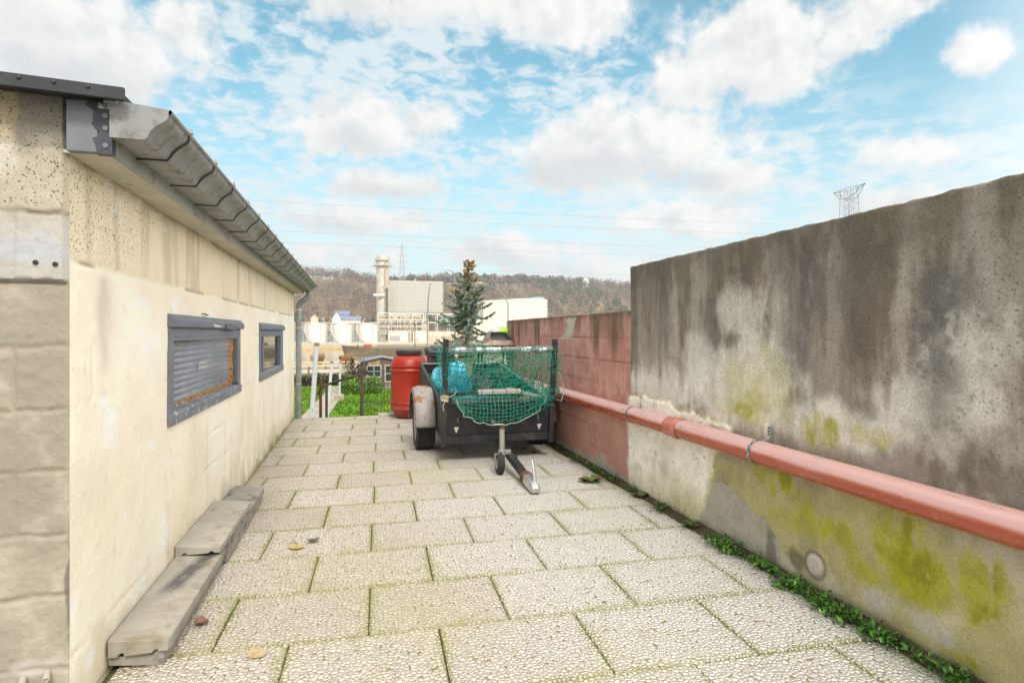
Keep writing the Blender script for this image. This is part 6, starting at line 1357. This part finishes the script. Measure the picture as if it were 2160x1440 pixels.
t1 = truss('white braced steel gantry in front of the boiler house', 9.6, 31.5, 292, 9.2, 13.4, 4, 8, MAT('white_steelwork', (.70, .70, .66), .6, bump=0), .34); truss('right hand white gantry running behind the spruce', 32.2, 62, 290, 9.0, 13.2, 5, 6, MAT('white_steelwork', (.70, .70, .66), .6, bump=0), .34)
for z, x0, x1, c in ((10.3, 9.7, 31, M_PALE), (11.2, 9.7, 31, M_TAN), (12.2, 10, 30, M_PALE)): MB().tube([(x0 - 20.5, 3, z), (x1 - 20.5, 3, z)], .28, 8).build('pipe', c, t1, smooth=True)
wb = MB().box(-10, 10.5, 5, 7.6, 9.4, 13.0).build('pipe_bundle', MAT('mixed_pipework', (.42, .40, .33), .7, 0, var=.5, scale=.9, bump=.5, bscale=2, dirt=(.22, .25, .22), dscale=.7), t1)
t2 = truss('lower cream pipe rack with ochre pipes on the far quay', 9.0, 30.5, 262, 3.4, 9.4, 8, 7, M_PALE, .24)
for i in range(11): MB().tube([(-10.4, 1.5 + (i % 4), .9 + i * .75), (10.4, 1.5 + (i % 4), .9 + i * .75)], .16 + .05 * (i % 3), 7).build('pipe', (M_TAN, M_PALE, M_TANK)[i % 3], t2, smooth=True)
for i in range(12): MB().tube([(-10 + i * 1.8, 1.2, .2), (-10 + i * 1.8, 1.2, 4 + 4 * ((i * 7) % 5) / 5)], .16, 6).build('riser_pipe', (M_PALE, M_TAN)[i % 2], t2, smooth=True)
MB().box(-10.8, 10.8, .2, 6.8, 9.55, 9.85).build('deck', M_PALE, t2); MB().lathe([(1.0, 0), (1.0, 3.4), (0, 4.1)], 16, Matrix.Translation((-7.2, 3, .6))).build('vessel', MAT('dark_vessel', (.12, .10, .08), .6), t2, smooth=True)
def block(name, lb, x0, x1, y, d_, h, c, openings=(), cat='building'):
    o_ = empty(name, ((x0 + x1) / 2, y, QZ)); tag(o_, lb, cat); w2_ = (x1 - x0) / 2; MB().box(-w2_, w2_, 0, d_, 0, h).build('wall', MAT('render', c, .8, var=.06, bump=0), o_); MB().box(-w2_ - .15, w2_ + .15, -.15, d_ + .15, h, h + .22).build('roof', M_PALE, o_)
    for (a, b_, z0, z1, cc) in openings: MB().box(a, b_, -.06, .02, z0, z1).build('opening', MAT('opening', cc, .5, bump=0), o_)
    return o_
block('pump_house', 'small cream building with a wide grey shutter under the pipe rack', 12.4, 21.4, 248, 6, 4.4, (.66, .61, .51), ((-4, .2, .4, 2.6, (.36, .37, .36)), (.8, 3.2, .3, 3.6, (.60, .62, .62)), (3.6, 4.2, 0, 4.0, (.28, .25, .2))))
block('pump_house', 'plain white building right of the shuttered one, under the lamp post', 22.4, 28.6, 246, 6, 4.5, (.74, .70, .60), ((-2, -.9, 0, 2.2, (.5, .46, .38)),))
mk_ = empty('process_skid', (34, 240, QZ)); tag(mk_, 'jumble of ochre valves and pipes on the quay left of the spruce', 'pipework')
r_ = random.Random(31)
for i in range(34): 
    a = Vector((r_.uniform(-6, 12), r_.uniform(0, 5), r_.uniform(.2, 3.4))); d = Vector((r_.uniform(1, 5), 0, 0)) if r_.random() < .6 else Vector((0, 0, r_.uniform(.8, 2.2)))
    MB().tube([a, a + d], r_.uniform(.08, .2), 6).build('pipe', (M_TAN, M_PALE, MAT('yellow_pipe', (.55, .40, .10), .6, bump=0))[i % 3], mk_)
MB().box(-6, 12, 5.5, 6, .2, 4.5).build('screen_wall', M_PALE, mk_)
wh = empty('white_warehouse', (68, 260, QZ)); tag(wh, 'big white industrial hall with a bowed roof line right of the spruce', 'warehouse')
M_WH = clad('white_hall_cladding', (.70, .665, .56), (.56, .53, .44), 6.0, 6.2)
MB().prism([(-13, 0), (17, 0), (17, 19.35), (7.2, 19.75), (-13, 18.35)], 0, 30, 'y').build('hall_block', M_WH, wh); MB().prism([(-17.4, 10.0), (-13.01, 10.2), (-13.01, 18.1), (-17.4, 17.2)], .5, 28, 'y').build('grey_bay', MAT('grey_bay_cladding', (.26, .275, .29), .6, bump=0), wh); MB().box(-17.4, -13.02, .4, 28, 0, 9.9).build('low_bay', M_WH, wh)
for i in range(4): MB().box(-17 + i * 1.1, -16.85 + i * 1.1, .3, .49, 10.3, 17).build('bay_rib', M_PALE, wh)
MB().prism([(9.5, 19.7), (17.0, 19.36), (16.2, 20.5), (15.6, 20.3), (14.8, 20.6), (12, 20.5)], 2, 10, 'y').build('blue_roof_sheets', MAT('pale_blue_sheet', (.25, .45, .58), .6), wh)
sg = MB()
for z in range(0, 20): sg.box(17.0, 17.55, -.2, .3, z * .97, z * .97 + .6)
sg.build('corner_louvres', MAT('pale_blue_louvre', (.45, .55, .58), .6, bump=0), wh)
for i in range(10): MB().tube([(-12 + i * 2.1, 1, 18.45 + .07 * i), (-12 + i * 2.1, 1, 19.2 + .07 * i)], .06, 5).build('roof_post', M_TAN, wh)
MB().prism([(17.6, 11.2), (30, 3.0), (30, 2.6), (17.6, 10.8)], 6, 7, 'y').build('conveyor', M_STK, wh)

# ---------------------------------------------------------------- street lamps, thin posts
M_POLE = MAT('galvanised_pole', (.27, .26, .21), .5, .3, var=.2, scale=3, bump=0)
def lamp(label, x, y, pts, hd, rr_=.085):
    o_ = empty('street_lamp', (x, y, -2.35)); tag(o_, label, 'street lamp'); MB().tube(pts, [rr_ * (1 - .5 * i / (len(pts) - 1)) for i in range(len(pts))], 8).build('pole', M_POLE, o_, smooth=True)
    a = Vector(pts[-1]); d = Vector(hd); MB().tube([a - d * .2, a + d * .35, a + d], [.06, .13, .05], 8, flat=.6).build('lamp_head', M_STK, o_, smooth=True)
lamp('slender street lamp with a short slanting head left of the spruce', 6.76, 59, [(0, 0, 0), (.02, 0, 5.4), (.10, 0, 7.2), (.26, 0, 8.3), (.34, 0, 8.5)], (.16, 0, .06))
lamp('street lamp with a curved arm half hidden by the spruce top', 9.75, 60.2, [(0, 0, 0), (0, 0, 8.0), (-.05, 0, 9.1), (-.2, 0, 9.75), (-.45, 0, 10.0)], (-.45, 0, .06))
lamp('arched street lamp arm reaching right from behind the spruce', 15.2, 60.2, [(.2, 0, 0), (.2, 0, 6.6), (-.2, 0, 7.4), (-1.2, 0, 8.25), (-2.6, 0, 8.75)], (-.7, 0, .03))
o_ = empty('thin_pole', (5.53, 59, -2.35)); tag(o_, 'thin greenish pole with a small crossbar left of the street lamp', 'pole'); MB().tube([(0, 0, 0), (0, 0, 4.55)], .055, 8).build('shaft', MAT('green_brown_pole', (.14, .14, .06), .8), o_, smooth=True); MB().box(-.16, .16, -.05, .05, 2.85, 2.95).build('crossbar', M_TAN, o_); MB().lathe([(.07, 4.5), (.08, 4.62), (0, 4.7)], 8).build('cap', M_TAN, o_)

# ================================================================ HILLS AND WOODS
def ridge(x): 
    a = np.interp(x, [-900, -300, -75, -10, 31, 90, 175, 300, 400, 700, 1500], [84, 82, 80, 77, 68, 72, 75, 75, 71, 66, 60])
    return a
HY0, HY1 = 455, 905
def hill_z(x, y):
    t_ = np.clip((y - HY0) / (HY1 - HY0), 0, 1.25); base = sstep(t_, 0, 1) * .55 + np.clip(t_, 0, 1) * .45
    return -2.8 + (ridge(x) + 2.8) * base + (fbm(x / 70, y / 70, 20, 4) - .5) * 14 * np.clip(t_ * 2, 0, 1) * np.clip((1.25 - t_) * 3, .3, 1)
XX, YY = np.meshgrid(np.linspace(-750, 1450, 150), np.concatenate([np.linspace(440, 930, 60), [1000, 1200]]), indexing='ij'); ZZ = hill_z(XX, np.minimum(YY, 960))
idx = np.arange(XX.size).reshape(XX.shape); f = np.stack([idx[:-1, :-1], idx[1:, :-1], idx[1:, 1:], idx[:-1, 1:]], -1).reshape(-1, 4)
M_HILL = MAT('winter_hillside', (.135, .095, .055), .95, 0, var=.3, scale=.02, bump=.6, bscale=.2, bdist=1, dirt=(.22, .155, .06), dscale=.012, dlo=.5, dhi=.6)
structure(mkobj('hills', np_mesh('hills', np.stack([XX, YY, ZZ], -1).reshape(-1, 3), f), M_HILL, smooth=2))
structure(MB().box(-1500, 2500, 930, 1240, -12, -9).build('far_ground', M_EARTH))
rs = np.random.RandomState(5); V, F, cl = [], [], []
def trees(n, xr, yr, hs, k, ridge_only=False):
    global V, F, cl
    xs = rs.uniform(*xr, n); ys = rs.uniform(*yr, n); zs = hill_z(xs, ys)
    for x, y, z in zip(xs, ys, zs):
        t_ = (y - HY0) / (HY1 - HY0); g1 = float(fbm(np.array(x / 55), np.array(y / 40), 30, 3)); clear = float(fbm(np.array(x / 90), np.array(y / 26), 33, 2))
        if not ridge_only and .80 < t_ < .95 and clear > .42: continue
        h = rs.uniform(*hs); wd = h * rs.uniform(.32, .5); kind = rs.rand()
        if g1 > .60 and kind < .7: c = np.array((.085, .115, .05)) 
        elif kind < .12: c = np.array((.27, .165, .075))
        elif kind < .5: c = np.array((.185, .13, .095))
        else: c = np.array((.225, .17, .13))
        c = c * rs.uniform(.7, 1.3)
        u = rs.normal(0, 1, (k, 3)); u /= np.linalg.norm(u, axis=1)[:, None]; rad = rs.uniform(.35, 1, (k, 1)) ** .5
        p = u * rad * np.array((wd, wd, h * .40)) + np.array((x, y, z + h * .58)); a = rs.normal(0, 1, (k, 3)); a /= np.linalg.norm(a, axis=1)[:, None]; a[:, 2] = np.abs(a[:, 2]); b_ = np.cross(a, rs.normal(0, 1, (k, 3))); b_ /= np.linalg.norm(b_, axis=1)[:, None] + 1e-6
        L_ = h * .22; W_ = h * (.034 if g1 < .6 else .075); o = sum(len(q) for q in V[-1:]) if 0 else trees.o
        vv = np.stack([p, p + a * L_ * .5 + b_ * W_, p + a * L_, p + a * L_ * .5 - b_ * W_], 1).reshape(-1, 3); tr_ = np.array([(x - h * .02, y, z - 1), (x + h * .02, y, z - 1), (x + h * .012, y, z + h * .75), (x - h * .012, y, z + h * .75)])
        V.append(vv); V.append(tr_); F.append(np.arange((k + 1) * 4).reshape(-1, 4) + o); trees.o += (k + 1) * 4
        sh = np.repeat(rs.uniform(.75, 1.25, k), 4)[:, None]; cl.append(c[None] * sh); cl.append(np.tile(c * .7, (4, 1)))
trees.o = 0
trees(3600, (-260, 760), (HY0 + 5, HY1 - 8), (7, 13), 44); trees(900, (-330, 900), (HY1 - 28, HY1 + 16), (10, 19), 60, True); trees(800, (-330, 900), (HY1 - 40, HY1 + 14), (4, 8), 40, True); trees(1300, (-700, -250), (HY0, HY1), (8, 14), 22); trees(1600, (750, 1350), (HY0, HY1), (8, 14), 22)
stuff(mkobj('hillside_woods', np_mesh('hillside_woods', np.concatenate(V), np.concatenate(F)), M_FOL, col=np.concatenate(cl)), 'bare brown winter woods covering the far hillside', 'woods')
# houses on the slope
def house(label, x, y, w_, d_, h, rh, wc, rc, rot=0.0, zoff=0):
    z = float(hill_z(np.array(float(x)), np.array(float(y)))) + zoff; o_ = empty('hillside_house', (x, y, z), (0, 0, rot)); tag(o_, label, 'house', 'houses on the far slope')
    MB().prism([(-w_ / 2, -4), (w_ / 2, -4), (w_ / 2, h), (0, h + rh), (-w_ / 2, h)], -d_ / 2, d_ / 2, 'y').build('wall', MAT('house_render', wc, .9, var=.05, bump=0), o_)
    MB().prism([(-w_ / 2 - .4, h - .25), (0, h + rh), (w_ / 2 + .4, h - .25), (w_ / 2 + .4, h + .0), (0, h + rh + .35), (-w_ / 2 - .4, h)], -d_ / 2 - .4, d_ / 2 + .4, 'y').build('roof', MAT('roof_slate', rc, .7, var=.1, bump=0), o_)
    for sx in (-1, 1): MB().box(sx * w_ * .22 - .5, sx * w_ * .22 + .5, -d_ / 2 - .05, -d_ / 2 + .02, .8, 2.2).build('window', MAT('house_window', (.10, .11, .12), .4, bump=0), o_)
house('pale cream gabled house half hidden on the wooded slope beside the downpipe', -30.2, 452, 5.0, 8, 14.6, 2.4, (.66, .52, .38), (.40, .30, .24)); house('white house with a blue slate roof gable facing the river, above the tanks', -14, 430, 5.2, 9, 11.5, 3.6, (.72, .70, .64), (.16, .20, .30), 0, 3.0)
house('long white annex with a blue grey roof right of the gabled house', -4.8, 432, 4.5, 14, 10.6, 2.2, (.62, .58, .50), (.17, .21, .30), R(90), 2.4); house('blue roofed wing behind the white gabled house above the tanks', -10.5, 438, 5, 10, 14.6, 2.6, (.60, .57, .52), (.15, .19, .29), R(90), 2.0)
house('tiny white house among the trees on the right skyline', 352, 880, 9, 9, 7, 4, (.72, .72, .72), (.40, .42, .46), 0, 6)

# ---------------------------------------------------------------- pylons and power lines
M_LAT = MAT('pylon_lattice', (.16, .165, .18), .6, .4, bump=0)
py = empty('electricity_pylon', (236.3, 240, -2.7), (0, 0, R(-93))); tag(py, 'lattice electricity pylon with a wide flat head above the grey wall', 'pylon')
b = MB(); Zt = 75.2; q = 2.1
for sx in (-1, 1):
    for sy in (-1, 1): b.tube([(sx * 5.2, sy * 5.2, 0), (sx * q * 1.6, sy * q * 1.6, 45), (sx * q * 1.55, sy * q, Zt)], .10, 4)
for k in range(24):
    z0 = 28 + (Zt - 30) * k / 24; z1 = z0 + (Zt - 30) / 24; w_ = q * 1.57
    for sy in (-1, 1):
        for s2 in (-1, 1): b.tube([(s2 * w_, sy * q, z0), (0, sy * q, z1)] if k % 2 else [(0, sy * q, z0), (s2 * w_, sy * q, z1)], .05, 3)
    b.tube([(w_, -q, z0), (w_, q, z1)], .06, 3); b.tube([(-w_, -q, z1), (-w_, q, z0)], .06, 3)
for sy in (-1, 1): b.tube([(-.6, sy * q, 30), (-.6, sy * q, Zt)], .07, 4); b.tube([(.6, sy * q, 30), (.6, sy * q, Zt)], .06, 4)
b.build('tower_body', M_LAT, py); b = MB()
for sx in (-1, 1):
    for sy in (-1, 1): b.tube([(sx * q * 1.55, sy * q, Zt), (sx * 10, 0, Zt + .2)], .13, 4); b.tube([(sx * q * 1.57, sy * q, Zt - 4.8), (sx * 10, 0, Zt + .2)], .12, 4)
    b.tube([(sx * 5.6, -1.0, Zt), (sx * 4.8, 0, Zt - 3.0)], .08, 4); b.tube([(sx * 7.0, -.6, Zt + .1), (sx * 5.6, 0, Zt - 2.2)], .07, 4)
    b.lathe([(.0, -.3), (.35, -.2), (.35, .2), (0, .3)], 8, Matrix.Translation((sx * 9.9, 0, Zt + .2)))
for sy in (-1, 1): b.tube([(-q * 1.55, sy * q, Zt), (q * 1.55, sy * q, Zt)], .12, 4); b.tube([(-q * 1.57, sy * q, Zt - 4.8), (q * 1.57, sy * q, Zt - 4.8)], .10, 4)
b.build('cross_arm', M_LAT, py)
M_LAT2 = MAT('faded_red_white_lattice', (.42, .34, .33), .7, 0, bump=0)
p2_ = empty('electricity_pylon', (50.6, 700, 40)); tag(p2_, 'faint slender pylon on the hill behind the chimney stack', 'pylon'); b = MB()
for sx in (-1, 1):
    for sy in (-1, 1): b.tube([(sx * 4.2, sy * 4.2, 0), (sx * 2.2, sy * 2.2, 38), (sx * .5, sy * .5, 66)], .26, 4)
for k in range(16):
    z0 = 8 + 54 * k / 16; z1 = 8 + 54 * (k + 1) / 16; w0 = 4.2 - 3.6 * z0 / 66; w1 = 4.2 - 3.6 * z1 / 66; b.tube([(-w0, -w0, z0), (w1, -w1, z1)], .16, 3); b.tube([(w0, -w0, z0), (-w1, -w1, z1)], .16, 3)
b.build('tower_body', M_LAT2, p2_); b = MB()
for z, l in ((44, 6), (52, 7.5), (60, 5)): b.tube([(-l, 0, z), (l, 0, z)], .22, 4); b.tube([(-l, 0, z), (0, 0, z + 2.5)], .12, 4); b.tube([(l, 0, z), (0, 0, z + 2.5)], .12, 4)
b.build('cross_arm', M_LAT2, p2_)
M_WIRE = MAT('power_cable', (.20, .21, .23), .6, 0, bump=0)
for (za, zb_, lb, r_) in ((52.7, 56.5, 'topmost power line crossing the sky above the river', .075), (47.6, 51.5, 'power line running just below the topmost one', .07), (41.5, 43.2, 'upper middle power line in front of the clouds', .07), (36.9, 38.8, 'lower middle power line in front of the clouds', .07), (28.4, 28.8, 'power line passing across the chimney stack below its platforms', .06), (26.0, 27.0, 'lowest power line, just above the hill crest', .06)):
    pts = [(-160 + 560 * i / 40, 250, za + (zb_ - za) * (i / 40 * 560 - 51) / 389 - 1.6 * math.sin(math.pi * i / 40) + .8) for i in range(41)]
    o_ = MB().tube(pts, r_ * .62, 4).build('power_line', M_WIRE); tag(o_, lb, 'power line', 'power lines across the river')

# ---------------------------------------------------------------- the hazy air over the valley
hm = bpy.data.materials.new('haze'); hm.use_nodes = True; hn = hm.node_tree; hn.nodes.clear(); ho_ = hn.nodes.new('ShaderNodeOutputMaterial'); pv = hn.nodes.new('ShaderNodeVolumePrincipled')
pv.inputs['Color'].default_value = (.93, .95, 1, 1); pv.inputs['Density'].default_value = .00030; pv.inputs['Anisotropy'].default_value = .2; hn.links.new(pv.outputs[0], ho_.inputs['Volume'])
hzo = stuff(MB().box(-1550, 2550, -60, 1300, -14, 160).build('haze', hm))
